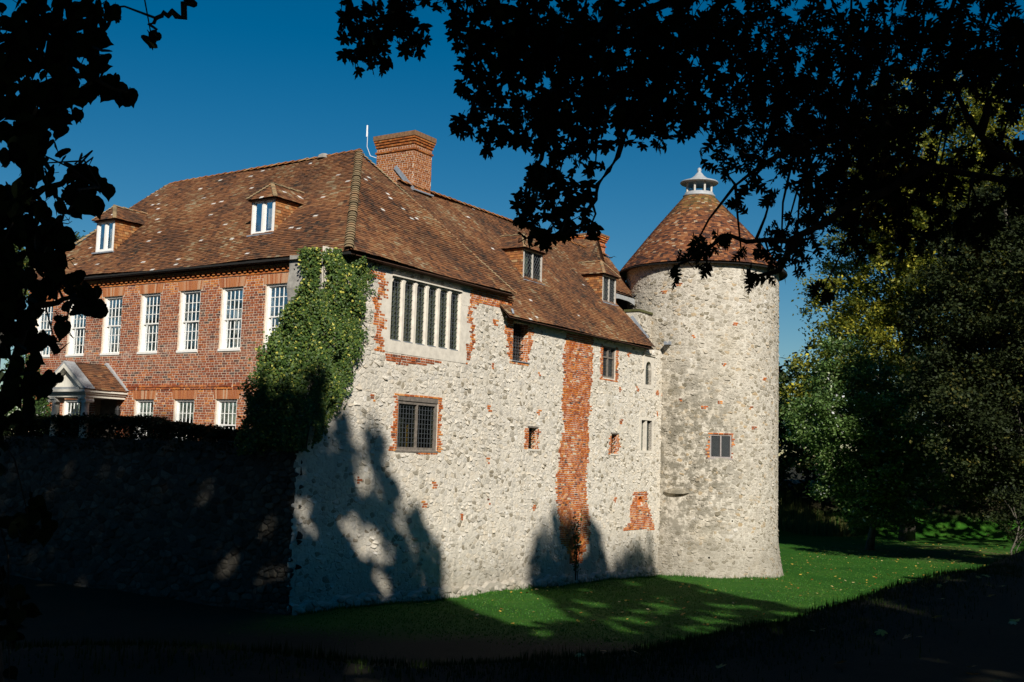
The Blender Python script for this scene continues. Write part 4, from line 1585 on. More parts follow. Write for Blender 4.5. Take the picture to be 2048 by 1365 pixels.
# narrow light with an iron grille, deep brick jamb
gr = MB()
for k in range(6):
    u = DOOR[0] + .03 + k * .16
    gr.bar(WR(u, 7.48, -.2), WR(u, 8.84, -.2), .018)
for k in range(5):
    z = 7.62 + k * .24
    gr.bar(WR(DOOR[0], z, -.2), WR(DOOR[1], z, -.2), .03)
gw = gr.build('window', 'iron', rangeb)
pane_quad(WR, DOOR[0], DOOR[1], 7.48, 8.84, -.33, 'pane', 'leaded_glass', gw)
lattice(WR, DOOR[0], DOOR[1], 7.48, 8.84, -.325, 9, 12, .014).build('lead_cames', 'came_lead', gw)
MB().box(WR, DOOR[0] - .05, DOOR[1] + .1, 7.452, 7.482, -.35, .05).build('sill', 'lead', gw)
MB().box(WR, DOOR[0] - .1, DOOR[1] + .1, 8.842, 8.96, -.3, .012).build('lintel', 'grey_oak', gw)
for h in (SL1, SL2):
    b2 = MB()
    for k in range(4):
        z = h[2] + .1 + k * (h[3] - h[2]) / 4.6
        b2.bar(WR(h[0], z, -.1), WR(h[1], z, -.1), .025)
    b2.bar(WR(h[0] + .1, h[2], -.1), WR(h[0] + .1, h[3], -.1), .02)
    sw = b2.build('window', 'iron', rangeb)
    MB().box(WR, h[0] - .08, h[1] + .08, h[3] + .002, h[3] + .06, -.2, .025).build('lintel', 'grey_oak', sw)
    MB().box(WR, h[0] - .08, h[1] + .12, h[2] - .07, h[2] - .002, -.2, .03).build('sill', 'dressed_stone', sw)
    pane_quad(WR, h[0], h[1], h[2], h[3], -.22, 'pane', 'leaded_glass', sw)
casement(rangeb, WR, W3[0], W3[1], W3[2], W3[3], -.05, 'grey_oak', 2, 4, 10, fw_=.07, transom=8.22, sill=False)
# two-light stone window
mb = MB()
for a, b_, c_, d_ in ((18.93, 19.10, 4.47, 5.98), (20.14, 20.31, 4.47, 5.98), (19.10, 20.14, 5.86, 5.975), (19.10, 20.14, 4.47, 4.578)):
    mb.box(WR, a, b_, c_, d_, -.28, .014)
mb.box(WR, 19.55, 19.69, 4.578, 5.86, -.28, -.02)
tw = mb.build('window', 'dressed_stone', rangeb)
cm = MB()
for a, b_ in ((19.10, 19.55), (19.69, 20.14)):
    pane_quad(WR, a, b_, 4.58, 5.86, -.15, 'pane', 'leaded_glass', tw)
    cm.merge(lattice(WR, a, b_, 4.58, 5.86, -.145, 3, 8, .014))
cm.build('lead_cames', 'came_lead', tw)
# lancet with hood mould beside the tower
mb = MB()
mb.box(WR, 19.21, 19.40, 7.2, 8.6, -.28, .014)
mb.box(WR, 20.0, 20.19, 7.2, 8.6, -.28, .014)
mb.box(WR, 19.40, 20.0, 7.2, 7.378, -.28, .02)
for sg, ue in ((1, 19.40), (-1, 20.0)):
    pts = [(ue, 8.6), (ue, 8.02)] + [(ue + sg * .3 * (1 - math.cos(x * math.pi / 12)), 8.02 + .36 * math.sin(x * math.pi / 12)) for x in range(1, 7)] + [(19.70, 8.6)]
    mb.prism(WR, pts, -.27, .012)
lw_ = mb.build('window', 'dressed_stone', rangeb)
hm = MB()
hm.box(WR, 19.15, 20.25, 8.62, 8.66, -.05, .07)
hm.box(WR, 19.12, 20.28, 8.68, 8.73, -.05, .10)
hm.box(WR, 19.13, 19.2, 8.0, 8.62, -.05, .06)
hm.build('hood_mould', 'dressed_stone', lw_)
pane_quad(WR, 19.40, 20.0, 7.38, 8.4, -.14, 'pane', 'leaded_glass', lw_)
lattice(WR, 19.40, 20.0, 7.38, 8.4, -.13, 3, 8, .016).build('lead_cames', 'came_lead', lw_)
# low arch: radiating brick heads and bricked-up back
va = MB()
for k in range(15):
    a0, a1 = math.pi * k / 15 + .03, math.pi * (k + 1) / 15 - .03
    q = [(13.70 + r_ * math.cos(a), .62 + r_ * math.sin(a)) for r_, a in ((.44, a0), (.74, a0), (.74, a1), (.44, a1))]
    va.prism(WR, q, -.1, .024, random.random())
va.build('arch_bricks', 'tudor_brick', wall)
lb = MB()
for v, f, r_, *_ in brick_pieces(lambda u, z, w=0: WR(u, z, w - .2), LOW[0], LOW[1], LOW[2], LOW[3], lambda a, b: True):
    lb.add(v, f, r_)
lb.add([WR(LOW[0], LOW[2], -.205), WR(LOW[1], LOW[2], -.205), WR(LOW[1], LOW[3], -.205), WR(LOW[0], LOW[3], -.205)], [(0, 1, 2, 3)], .6)
lb.build('arch_infill', 'tudor_brick', wall)
nb_ = MB()
for sg, ue in ((1, NIC[0]), (-1, NIC[1])):
    nb_.prism(WR, [(ue, NIC[3] + .01), (ue, 2.42), (ue + sg * .06, 2.55), (ue + sg * .14, 2.62), (ue + sg * .24, 2.67)], -.2, .016, .7)
nb_.add([WR(NIC[0], NIC[2], -.05), WR(NIC[1], NIC[2], -.05), WR(NIC[1], NIC[3], -.21), WR(NIC[0], NIC[3], -.21)], [(0, 1, 2, 3)], .6)
nb_.build('niche', 'tudor_brick', wall)

# rough plinth along the foot
def plin_top(u):
    return .04 - .027 * (u - 4) + .05 * math.sin(u * 1.7) + .05 * math.sin(u * 5) + .04 * math.sin(u * 11)
def FPl(u, z, w=0.0):
    return WR(u, z, w + .13)
pl = MB()
us = [-1.7 + .12 * k for k in range(192)]
for a, b_ in zip(us[:-1], us[1:]):
    pl.add([FPl(a, -1, 0), FPl(b_, -1, 0), FPl(b_, plin_top(b_), 0), FPl(a, plin_top(a), 0), WR(b_, plin_top(b_) + .05, -.01), WR(a, plin_top(a) + .05, -.01)],
           [(0, 1, 2, 3), (3, 2, 4, 5)])
plo = pl.build('plinth', 'lime_mortar', rangeb)
ps = stone_pieces(FPl, -1.6, 21.0, -1, .5, lambda u, z: False, .24, .13, 3.2, keep=lambda u, z: z < plin_top(u) - .03)
mb = MB()
for v, f, r_, _ in ps:
    mb.add(v, f, r_)
mb.build('plinth_stones', 'rubble_stone', plo, True, 'stuff')

# ragged end of the thick wall, and the rest of the shell
en = MB()
enl = MB()
prev = None
for k in range(24):
    z = -1 + k * .46
    u = -1.68 if z < 6.2 else max(-1.68, -1.02 - (7.4 - z) / 1.8) if z < 7.4 else -1.02
    u += .05 * math.sin(k * 2.3)
    cur = (u, min(z, 9.6))
    if prev:
        tgt = enl if cur[1] < 5.4 else en
        nseg = 5
        for q in range(nseg):
            w0, w1 = -1.25 * q / nseg, -1.25 * (q + 1) / nseg
            tgt.add([WR(prev[0], prev[1], w0), WR(prev[0], prev[1], w1), WR(cur[0], cur[1], w1), WR(cur[0], cur[1], w0)], [(0, 1, 2, 3)])
    prev = cur
en.add([WR(-1.1, 9.45, 0), WR(0.2, 9.45, 0), WR(.2, 9.45, -1.25), WR(-1.1, 9.45, -1.25)], [(0, 1, 2, 3)])
en.add([WR(-1.66, -1, -1.25), WR(.3, -1, -1.25), WR(.3, 9.6, -1.25), WR(-1.0, 9.6, -1.25), WR(-1.0, 7.4, -1.25), WR(-1.66, 6.2, -1.25)], [(0, 1, 2, 3, 4, 5)])
en.build('broken_wall_end', 'old_render', rangeb)
eno = enl.build('lower_wall_end', 'shade_mortar', rangeb)  # lower end in the darkened mortar, its shade painted into the colour
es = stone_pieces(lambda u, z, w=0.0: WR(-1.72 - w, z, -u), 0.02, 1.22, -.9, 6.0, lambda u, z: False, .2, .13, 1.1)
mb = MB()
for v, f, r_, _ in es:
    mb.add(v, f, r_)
mb.build('end_stones', 'shade_rubble', eno, True, 'stuff')
sh = MB()
sh.add([P(8.4, 7, -1), P(21.5, 7, -1), P(21.5, 7, 8.9), P(8.4, 7, 8.9)], [(0, 1, 2, 3)])
sh.add([P(21.5, 0.02, -1), P(21.5, 7, -1), P(21.5, 7, 9.6), P(21.5, 0.02, 9.6)], [(0, 1, 2, 3)])
for z in (3.7, 6.5, 8.88):
    sh.add([P(8.4, .32, z), P(21.5, .32, z), P(21.5, 7, z), P(8.4, 7, z)], [(0, 1, 2, 3)])
sh.add([P(8.4, 2.6, -1), P(21.5, 2.6, -1), P(21.5, 2.6, 8.88), P(8.4, 2.6, 8.88)], [(0, 1, 2, 3)])
sh.build('inner_walls', 'interior_plaster', rangeb)


def P2(s, t):
    return P(s, t, 8.95 + 1.216 * (t + .35))


RP = [P2(8.0, -.35), P2(19.5, -.35), P2(18.85, 1.1), P2(18.95, 1.8), P2(22.2, 1.9), P2(22.5, 3.5), P2(6.4, 3.5)]
ru = MB()
ru.add([p + dn for p in RP], [tuple(range(7))])
ru.add([p + dn for p in (P2(6.4, 3.5), P2(22.5, 3.5), P(22.5, 7.35, 8.95), P(8.5, 7.35, 8.95))], [(0, 1, 2, 3)])
ru.add([P(8.3, -.33, 8.92), P(19.45, -.33, 8.92), P(19.45, .05, 8.9), P(8.3, .05, 8.9)], [(0, 1, 2, 3)])
ru.add([P2(19.5, -.35) + dn, P2(18.85, 1.1) + dn, P(18.85, 1.1, 8.9), P(19.5, -.1, 8.86)], [(0, 1, 2, 3)])
rroof = ru.build('roof', 'roof_underlay', rangeb)
rt_ = tile_pieces(RP, tone=patchy(.03, .0018))
pieces('roof_tile', 'roof_tile', rroof, rt_, 300, 'range_tiles', score=lambda p: p[3] + (40 if (p[0][0] - K) @ dR < 9 else 0))
bonnets(P2(6.6, 3.5), P2(22.4, 3.5), 48, rroof, .11, name='ridge_tile')
mb = MB()
mb.bar(P(8.0, -.2, 8.89), P(19.45, -.2, 8.89), .05, .06)
mb.build('eaves_board', 'black_gutter', rangeb)
# end of the upper eaves over the lower roof: a bit of lead
MB().bar(P(8.22, -.36, 9.02), P(8.34, -.22, 9.2), .07, .02).build('lead_flashing', 'lead', rangeb)
# verge flashing up against the tower masonry
fl = MB()
for k in range(4):
    a = P2(19.52, -.05 + k * .2) + ZU * .05
    fl.bar(a, P2(19.50, .15 + k * .2) + ZU * .05, .05, .12)
fl.build('verge_flashing', 'lead', rangeb)
# lead-covered arch under the raised eaves by the tower
ar = MB()
n = 16
for k in range(n):
    s0_, s1_ = 19.3 + 3.1 * k / n, 19.3 + 3.1 * (k + 1) / n
    def zb_(s):
        return 11.26 - .42 * max(0, (s - 20.9) / 1.5) ** 2 - .3 * max(0, (20.2 - s) / .9) ** 2
    v = [P(s0_, 1.70, zb_(s0_)), P(s1_, 1.70, zb_(s1_)), P(s1_, 1.70, 11.44), P(s0_, 1.70, 11.44), P(s0_, 1.78, zb_(s0_)), P(s1_, 1.78, zb_(s1_))]
    ar.add(v, [(0, 1, 2, 3), (0, 4, 5, 1)])
ar.build('lead_arch', 'pale_lead', rangeb)
vo = MB()
vo.add([P(18.6, 3.3, 8.9), P(22.6, 3.3, 8.9), P(22.6, 3.3, 13), P(18.6, 3.3, 13)], [(0, 1, 2, 3)])
vo.add([P(18.8, 1.2, 8.9), P(18.8, 3.3, 8.9), P(18.8, 3.3, 13), P(18.8, 1.2, 10.6)], [(0, 1, 2, 3)])
vo.add([P(22.45, 1.3, 8.9), P(22.45, 5.5, 8.9), P(22.45, 5.5, 13.2), P(22.45, 3.4, 13.3), P(22.45, 1.3, 10.85)], [(0, 1, 2, 3, 4)])
vo.build('passage_wall', 'interior_plaster', rangeb)
tf_ = MB()
for k in range(8):
    a = P(21.35 + .10 * k, .75 + .19 * k, 10.62 + .23 * k)
    tf_.bar(a, P(21.45 + .10 * k, .94 + .19 * k, 10.85 + .23 * k), .05, .10)
tf_.build('tower_flashing', 'lead', rangeb)
def FS(u, z, w=0.0):
    return P(u, .6 - w, z)
stb = wall_sheet(FS, 19.9, 21.6, 8.8, 10.6, [], .16, .3, .012)
stb.add([P(19.9, .6, 8.8), P(19.9, 1.3, 8.8), P(19.9, 1.3, 10.6), P(19.9, .6, 10.6)], [(0, 1, 2, 3)])
stb = stb.build('wall_stub', 'tower_mortar', rangeb)
mb = MB()
for v, f, r_, _ in stone_pieces(FS, 19.92, 21.6, 8.82, 10.58, lambda u, z: False, .2, .13, 1.6):
    mb.add(v, f, r_)
mb.build('stub_stones', 'tower_stone', stb, False, 'stuff')
cp = MB()
for k in range(6):
    cp.box(FS, 19.85 + .3 * k, 20.14 + .3 * k, 10.6, 10.68 + random.uniform(0, .05), -.7, .05 + random.uniform(0, .05))
cp.build('coping', 'moss', rangeb)

slopeR = lambda z: (z - 8.95) / 1.216 - .35
GR = lambda p, q, z: P(p, q, z)
for (s0_, s1_) in ((11.09, 12.45), (17.42, 18.63)):
    dormer(rangeb, GR, lambda u, z, w: WR(u, z, w), s0_, s1_, 1.09, 10.72, 11.90, slopeR, True, 'weathered_white_wood', 12.55, roof_tone=.02)

ch2 = chimney(rangeb, 22.1, 23.0, 3.95, 5.5, 12.4, 14.72, 'tudor_brick', '', [(14.2, 14.276, .05), (14.42, 14.496, .06), (14.51, 14.586, .10), (14.60, 14.676, .14)])
MB().box(lambda u, z, w=0: P(u, 3.95 - w, z), 21.94, 23.16, 14.68, 14.76, -1.71, .16).build('chimney_cap', 'cap_brick', ch2)
gb_ = MB()
ga, gbb, gap_ = P2(19.85, 3.1), P2(21.15, 3.1), P(20.5, 3.1, 14.1)
gr_ = P(20.5, 4.4, 14.1)
gb_.add([ga, gbb, gap_], [(0, 1, 2)])
gab = gb_.build('gablet', 'roof_underlay', rangeb)
gt = MB()
for poly in ([P(19.75, 4.4, 13.1), P(19.75, 3.0, 13.1), P(20.5, 3.0, 14.15), P(20.5, 4.4, 14.15)], [P(21.25, 3.0, 13.1), P(21.25, 4.4, 13.1), P(20.5, 4.4, 14.15), P(20.5, 3.0, 14.15)]):
    gt.add([p + dn * 2 for p in poly], [(0, 1, 2, 3)], .2)
    for v, f, r_, _ in tile_pieces(poly, wave=0, tone=patchy(.05, 0)):
        gt.add(v, f, r_)
for v, f, r_, *_ in brick_pieces(lambda u, z, w=0: P(u, 3.1 - w, z), 19.85, 21.15, 13.1, 14.05, lambda u, z: abs(u - 20.5) < (14.05 - z) * .66, course=.1, w=.015):
    gt.add(v, f, r_)
gt.build('gablet_tiles', 'roof_tile', gab)

# ================================================================== round tower
tower = thing('round_tower', TWR + ZU * -.8, 'round rubble stone tower with a conical tile roof and small lead lantern on top', 'tower')
TWIN = (-.16, .78, 4.36, 5.36, .22)
PUT = [(-1.27, -1.20, 1.58, 1.66, .3), (.82, .89, 1.65, 1.73, .3), (1.35, 1.43, .45, .53, .3), (-.2, -.12, .1, .18, .3)]
REC = [(-2.02, 2.80), (-1.16, 2.80), (-1.12, 1.3), (-1.95, 1.15)]
TB = [(-.42, 6.53), (.25, 6.77), (1.75, 6.59), (1.93, 5.73), (-2.47, 7.06), (-1.43, 6.84), (-2.3, 11.6), (.9, 10.2), (-.9, 9.6), (2.6, 7.9), (-1.6, 11.9), (.4, 8.4)]
TPoly = [[(-.34, 4.32), (.86, 4.34), (.88, 5.3), (.95, 5.48), (-.12, 5.48), (-.24, 5.2)], REC]
for u, z in TB:
    w = random.choice((.13, .23))
    TPoly.append([(u - w / 2, z - .09), (u + w / 2, z - .09), (u + w / 2, z + .09), (u - w / 2, z + .09)])


def blockedT(u, z):
    for h in [TWIN] + PUT:
        if h[0] - .03 < u < h[1] + .03 and h[2] - .03 < z < h[3] + .03:
            return True
    return any(in_poly(u, z, q) for q in TPoly)


C2 = math.pi * 3.5
twall = wall_sheet(TW, -C2, C2, -1.4, 12.92, [TWIN] + PUT, .22, .25, .010).build('wall', 'tower_mortar', tower)
ts = stone_pieces(TW, -7.4, 7.4, -1.3, 12.88, blockedT, .175, .112, .85)
pieces('stone', 'tower_stone', twall, ts, 300, 'rubble', False, score=lambda p: p[3] + (30 if p[0][0][2] < 1 or p[0][0][2] > 11.5 else 0))
bl = []
for q in [TPoly[0]] + TPoly[2:]:
    xs, zs = [p[0] for p in q], [p[1] for p in q]
    bl += brick_pieces(TW, min(xs) - .03, max(xs) + .05, min(zs), max(zs), lambda a, b, q=q: in_poly(a, b, q), [TWIN], w=.016)
pieces('brick', 'tudor_brick', twall, p4(bl), 300, 'brick_patches')
casement(tower, TW, TWIN[0], TWIN[1], TWIN[2], TWIN[3], -.02, 'frame_grey', 2, 5, 8, True, .055)
# smooth plastered recess under a projecting stone
rp = MB()
cu = (-1.56, 2.0)
ring = []
for k in range(22):
    th = 2 * math.pi * k / 22
    q = 1 + .10 * math.sin(th * 5) + .07 * math.sin(th * 9 + 1)
    ring.append((cu[0] + .44 * q * math.cos(th) * (1 + .25 * abs(math.sin(th))), cu[1] + .84 * q * math.sin(th)))
v = [TW(u, min(z, 2.8), -.002) for u, z in ring] + [TW(cu[0] + (u - cu[0]) * .8, min(cu[1] + (z - cu[1]) * .85, 2.78), .014) for u, z in ring] + [TW(cu[0], cu[1], .016)]
f = []
for k in range(22):
    k2 = (k + 1) % 22
    f += [(k, k2, 22 + k2, 22 + k), (22 + k, 22 + k2, 44)]
rp.add(v, f)
rp.build('plastered_recess', 'tower_mortar', tower)
lg = MB()
v = []
us_ = [-2.1, -1.85, -1.5, -1.2, -1.02]
for u, th in zip(us_, (.04, .13, .16, .12, .05)):
    v += [TW(u, 2.86 - th * .5, -.03), TW(u, 2.86 - th * .5, .06 + th), TW(u, 2.86 + th * .9, .05 + th * .6), TW(u, 2.86 + th, -.03)]
f = []
for i in range(4):
    for k in range(4):
        f.append((i * 4 + k, i * 4 + (k + 1) % 4, i * 4 + 4 + (k + 1) % 4, i * 4 + 4 + k))
f += [(0, 1, 2, 3), (16, 17, 18, 19)]
lg.add(v, f, .1)
lg.build('projecting_stone', 'tower_stone', tower)
spt = MB()
spt.bar(TW(-2.02, 9.26, -.05), TW(-1.95, 9.22, .42), .20, .05)
spt.bar(TW(-2.10, 9.30, -.05), TW(-2.05, 9.27, .42), .03, .14)
spt.bar(TW(-1.92, 9.30, -.05), TW(-1.86, 9.27, .42), .03, .14)
spt.build('lead_spout', 'lead', tower)

# conical roof
AX = np.array([-.18, 0, 0])


def cone_pt(a, k, w=0.0):                # k: 0 at the eave, 1 at the lantern
    r_ = 3.84 + (.66 - 3.84) * k + .05 * math.sin(k * math.pi)
    z = 12.88 + (16.58 - 12.88) * k
    sl = math.hypot(3.18, 3.70)
    r_ += w * 3.70 / sl
    z += w * 3.18 / sl
    c_ = TWR + AX * k
    return np.array([c_[0] + math.sin(a) * r_, c_[1] - math.cos(a) * r_, z])


cu_ = MB()
n = 64
v = [cone_pt(2 * math.pi * k / n, q, -.01) for q in (0, .5, 1) for k in range(n)]
v += [np.array([TWR[0] + math.sin(2 * math.pi * k / n) * 3.4, TWR[1] - math.cos(2 * math.pi * k / n) * 3.4, 12.86]) for k in range(n)]
f = []
for r0_, r1_ in ((0, 1), (1, 2), (3, 0)):
    for k in range(n):
        f.append((r0_ * n + k, r0_ * n + (k + 1) % n, r1_ * n + (k + 1) % n, r1_ * n + k))
cu_.add(v, f)
croof = cu_.build('roof', 'roof_underlay', tower)
ctl = []
sl = math.hypot(3.18, 3.70)
k_ = 0
g = -.02
while g < sl - .03:
    k0, k1 = g / sl, (g + .135) / sl
    r_ = 3.84 + (.66 - 3.84) * k0
    nt_ = int(2 * math.pi * r_ / .16)
    off = random.uniform(0, 1)
    for i in range(nt_):
        a0, a1 = 2 * math.pi * (i + off) / nt_, 2 * math.pi * (i + off + .97) / nt_
        am_ = ((a0 + a1) / 2 + math.pi) % (2 * math.pi) - math.pi
        if abs(am_) > 2.3:
            continue
        lf = .028 + random.uniform(-.005, .007)
        v = [cone_pt(a0, k0, lf - .015), cone_pt(a1, k0, lf - .015), cone_pt(a1, k0, lf), cone_pt(a0, k0, lf), cone_pt(a1, k1, .006), cone_pt(a0, k1, .006), cone_pt(a1, k1, -.005), cone_pt(a0, k1, -.005)]
        sp_ = .5 + .16 * math.sin(am_ * 9 + k0 * 17) * math.sin(k0 * 23)
        if k0 < .12:
            sp_ -= .15
        ctl.append((v, [(3, 2, 4, 5), (0, 1, 2, 3), (1, 6, 4, 2), (7, 0, 3, 5)], min(1, max(0, random.gauss(sp_, .24))), float(np.linalg.norm(v[0] - CAM)) - (20 if .2 < k0 < .8 else 0)))
    g += .1
pieces('roof_tile', 'cone_tile', croof, ctl, 300, 'cone_tiles')
gt_ = MB()
n = 48
gt_.tube([np.array([TWR[0] + math.sin(2 * math.pi * k / n) * 3.86, TWR[1] - math.cos(2 * math.pi * k / n) * 3.74, 12.82]) for k in range(n + 1)], [.045] * (n + 1), 6)
gt_.build('eaves_board', 'black_gutter', tower)
# lantern
LC = TWR + AX
lm = MB()
lm.lathe(LC, [(.74, 16.52), (.76, 16.60), (.68, 16.66), (.66, 16.74), (.60, 16.75)], 24)
lan = lm.build('lantern', 'pale_lead', tower, True)
for k in range(8):
    a = 2 * math.pi * (k + .35) / 8
    po = MB()
    q = LC + np.array([math.sin(a) * .60, -math.cos(a) * .60, 0])
    po.bar(q + ZU * 16.73, q + ZU * 17.25, .085, .085)
    po.build('post', 'weathered_white_wood', lan)
    a2 = 2 * math.pi * (k + 1.35) / 8
    q2 = LC + np.array([math.sin(a2) * .60, -math.cos(a2) * .60, 0])
    MB().add([q + ZU * 16.75, q2 + ZU * 16.75, q2 + ZU * 17.24, q + ZU * 17.24], [(0, 1, 2, 3)]).build('pane', 'window_glass', lan)
lm = MB()
lm.lathe(LC, [(.60, 17.20), (.86, 17.18), (.90, 17.22), (.88, 17.26), (.66, 17.33), (.42, 17.42), (.24, 17.56), (.13, 17.70), (.07, 17.76), (.10, 17.82), (.085, 17.92), (.03, 17.97)], 24)
lm.build('lantern_cap', 'pale_lead', lan, True)

# ================================================================== retaining wall on the left
def FRW(u, z, w=0.0):
    return WL(u, z, w + 1.5)
rw = thing('retaining_wall', P(-1.5, 7, -.4), 'rough stone retaining wall in deep shade below the hedge', 'wall')
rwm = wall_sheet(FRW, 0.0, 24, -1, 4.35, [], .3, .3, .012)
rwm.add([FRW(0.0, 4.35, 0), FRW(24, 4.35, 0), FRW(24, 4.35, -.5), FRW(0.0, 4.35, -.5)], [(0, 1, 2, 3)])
rwo = rwm.build('wall', 'shade_mortar', rw)
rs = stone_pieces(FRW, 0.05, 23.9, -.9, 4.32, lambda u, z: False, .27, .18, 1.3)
pieces('stone', 'shade_rubble', rwo, rs, 300, 'rubble', True, score=lambda p: p[3] - (20 if p[0][0][2] > 1.5 else 0))

# ================================================================== plants
def leaf_template(half, fold=0.18, droop=0.12):
    """two half-blades folded along the midrib, tip towards +y"""
    top, base = half[0], half[-1]
    right = half[1:-1]
    v = [(0, top[1], -droop * top[1] ** 2), (0, base[1], 0)]
    r = [(x, y, -fold * abs(x) - droop * y * y) for x, y in right]
    l_ = [(-x, y, z) for x, y, z in r]
    v += r + l_
    n = len(r)
    f = [tuple([0] + list(range(2 + n - 1 + 0, 1, -1))[::-1][:0] + list(range(2, 2 + n)) + [1])[::-1], tuple([0] + list(range(2 + n, 2 + 2 * n)) + [1])]
    return v, f


SYC_LEAF = leaf_template([(0, .54), (.07, .38), (.13, .33), (.11, .17), (.24, .26), (.43, .31), (.38, .17), (.41, .10), (.24, .01), (.34, -.02), (.47, -.14), (.30, -.21), (.12, -.24), (0, -.20)])
OAK_LEAF = leaf_template([(0, .62), (.05, .46), (.13, .50), (.05, .34), (.24, .42), (.19, .30), (.05, .16), (.22, .21), (.36, .20), (.27, .07), (.06, -.04), (.30, -.07), (.21, -.20), (.05, -.30), (0, -.44)])
HEART_LEAF = leaf_template([(0, .52), (.09, .36), (.25, .22), (.37, .04), (.36, -.15), (.25, -.30), (.09, -.34), (0, -.27)])
IVY_LEAF = leaf_template([(0, .5), (.14, .2), (.4, .08), (.28, -.2), (0, -.22)], .3, .2)


def hang_rots(n, down=1.0, spread=0.7):
    y = rng.normal(size=(n, 3)) * spread
    y[:, 2] -= down
    y /= np.linalg.norm(y, axis=1)[:, None]
    z = rng.normal(size=(n, 3))
    z[:, 1] *= 1.5
    z -= (z * y).sum(1)[:, None] * y
    z /= np.linalg.norm(z, axis=1)[:, None]
    x = np.cross(y, z)
    return np.stack([x, y, z], axis=2)


def place_leaves(parent, tmpl, pos, mats3, size, rnd, mat, n_single, name='leaf', rest='foliage'):
    """the leaves nearest the lens are parts of their own, the rest one mass"""
    order = np.argsort(np.linalg.norm(pos - CAM, axis=1))
    tv, tf = tmpl
    protos = []
    for k in range(6):
        m_ = MB().add(tv, tf, float(np.quantile(rnd, (k + .5) / 6)))
        protos.append(m_.mesh(name, mat))
    for i in order[:n_single]:
        k = min(5, int((rnd < rnd[i]).mean() * 6))
        o = link(name, protos[k], parent, None, pos[i])
        M4 = Matrix.Identity(4)
        for a in range(3):
            for b_ in range(3):
                M4[a][b_] = mats3[i][a][b_] * size[i]
            M4[a][3] = pos[i][a] - LOC[parent.name][a]
        o.matrix_basis = M4
    r_ = order[n_single:]
    if len(r_):
        instanced(rest, tv, tf, mats3[r_], pos[r_], size[r_], rnd[r_], mat, parent, 'stuff', loc=LOC[parent.name])


def blob_leaves(blobs, leaf, factor, flat=0.8):
    P_, = [],
    for x, y, z, r in blobs:
        n = max(3, int(factor * math.pi * r * r / (0.36 * leaf * leaf)))
        d = rng.normal(size=(n, 3))
        d /= np.linalg.norm(d, axis=1)[:, None]
        d *= (rng.random(n) ** 0.45)[:, None] * r * 1.05
        d[:, 1] *= 1.5
        P_.append(np.array([x, y, z]) + d)
    return np.concatenate(P_)


def limbs(mb, lines, r0, r1, sides=7, wob=.03):
    for ln_ in lines:
        pts = [np.array(ln_[0])]
        for a, b_ in zip(ln_[:-1], ln_[1:]):
            a, b_ = np.array(a), np.array(b_)
            for k in range(1, 4):
                q = a + (b_ - a) * k / 3
                if k < 3:
                    q = q + np.array([random.uniform(-wob, wob) for _ in range(3)])
                pts.append(q)
        n = len(pts)
        mb.tube(pts, [r0 + (r1 - r0) * (i / (n - 1)) ** .7 for i in range(n)], sides)


def twigs(mb, blobs, lines, r=.008):
    pts = np.array([p for l_ in lines for a, b_ in zip(l_[:-1], l_[1:]) for p in [np.array(a) + (np.array(b_) - np.array(a)) * k / 5 for k in range(6)]])
    for x, y, z, rad in blobs:
        c = np.array([x, y, z])
        i = np.argmin(np.linalg.norm(pts - c, axis=1) - (pts[:, 2] - z) * .3)
        a = pts[i]
        m_ = (a + c) / 2 + np.array([random.uniform(-.05, .05), random.uniform(-.05, .05), random.uniform(0, .08)])
        mb.tube([a, m_, c], [r * 1.5, r, r * .7], 5)
        for k in range(max(3, int(rad * 28))):
            d = np.array([random.gauss(0, 1) for _ in range(3)])
            d /= np.linalg.norm(d)
            e = c + d * rad * random.uniform(.7, 1.15)
            mb.tube([c, (c + e) / 2 + np.array([random.uniform(-.03, .03) for _ in range(3)]), e], [r * .6, r * .5, r * .3], 4)


# leafy volume of the tall trees that shade the bank, seen along the sun: how high the crowns reach
SA = np.array([math.cos(R_(SUN_AZ)), math.sin(R_(SUN_AZ)), 0])
SB = np.cross(SA, -SUN)
SB = SB if SB[2] > 0 else -SB
OUT_A = [-18, -5.5, -2.5, 0, 1.8, 2.7, 3.7, 4.2, 5.0, 5.8, 6.0, 6.3, 6.9, 7.7, 9.0, 9.6, 9.9, 11, 12.6, 13.8, 14.3, 14.8, 15.4, 16.8, 17.1, 17.2, 17.3, 17.6, 19, 30, 60]
OUT_B = [26, 24.7, 23.1, 21.4, 20.8, 21.0, 20.9, 20.5, 20.0, 19.4, 18.6, 17.3, 15.6, 15.1, 15.8, 19, 21.6, 22.7, 23.4, 23.4, 22.5, 23.3, 24.0, 24.2, 23.4, 21.5, 19, 17.4, 15.5, 14.5, 14.5]
# chinks in the crowns that let the sun through onto the walls
SUN_GAPS = [(3.24, 20.22, 0.22, 0.3), (3.24, 19.83, 0.25, 0.3), (1.45, 18.17, 0.22, 0.5), (2.94, 18.42, 0.35, 0.35), (3.5, 18.5, 0.35, 0.4), (4.42, 19.53, 0.2, 0.3), (3.92, 18.38, 0.25, 0.25), (1.3, 19.11, 0.12, 0.3), (3.91, 17.68, 0.3, 0.25), (5.09, 19.19, 0.2, 0.2),
            (-0.43, 17.89, 0.3, 0.25), (0.69, 16.99, 0.35, 0.2), (0.58, 18.02, 0.2, 0.2), (-1.14, 19.72, 0.2, 0.25)]


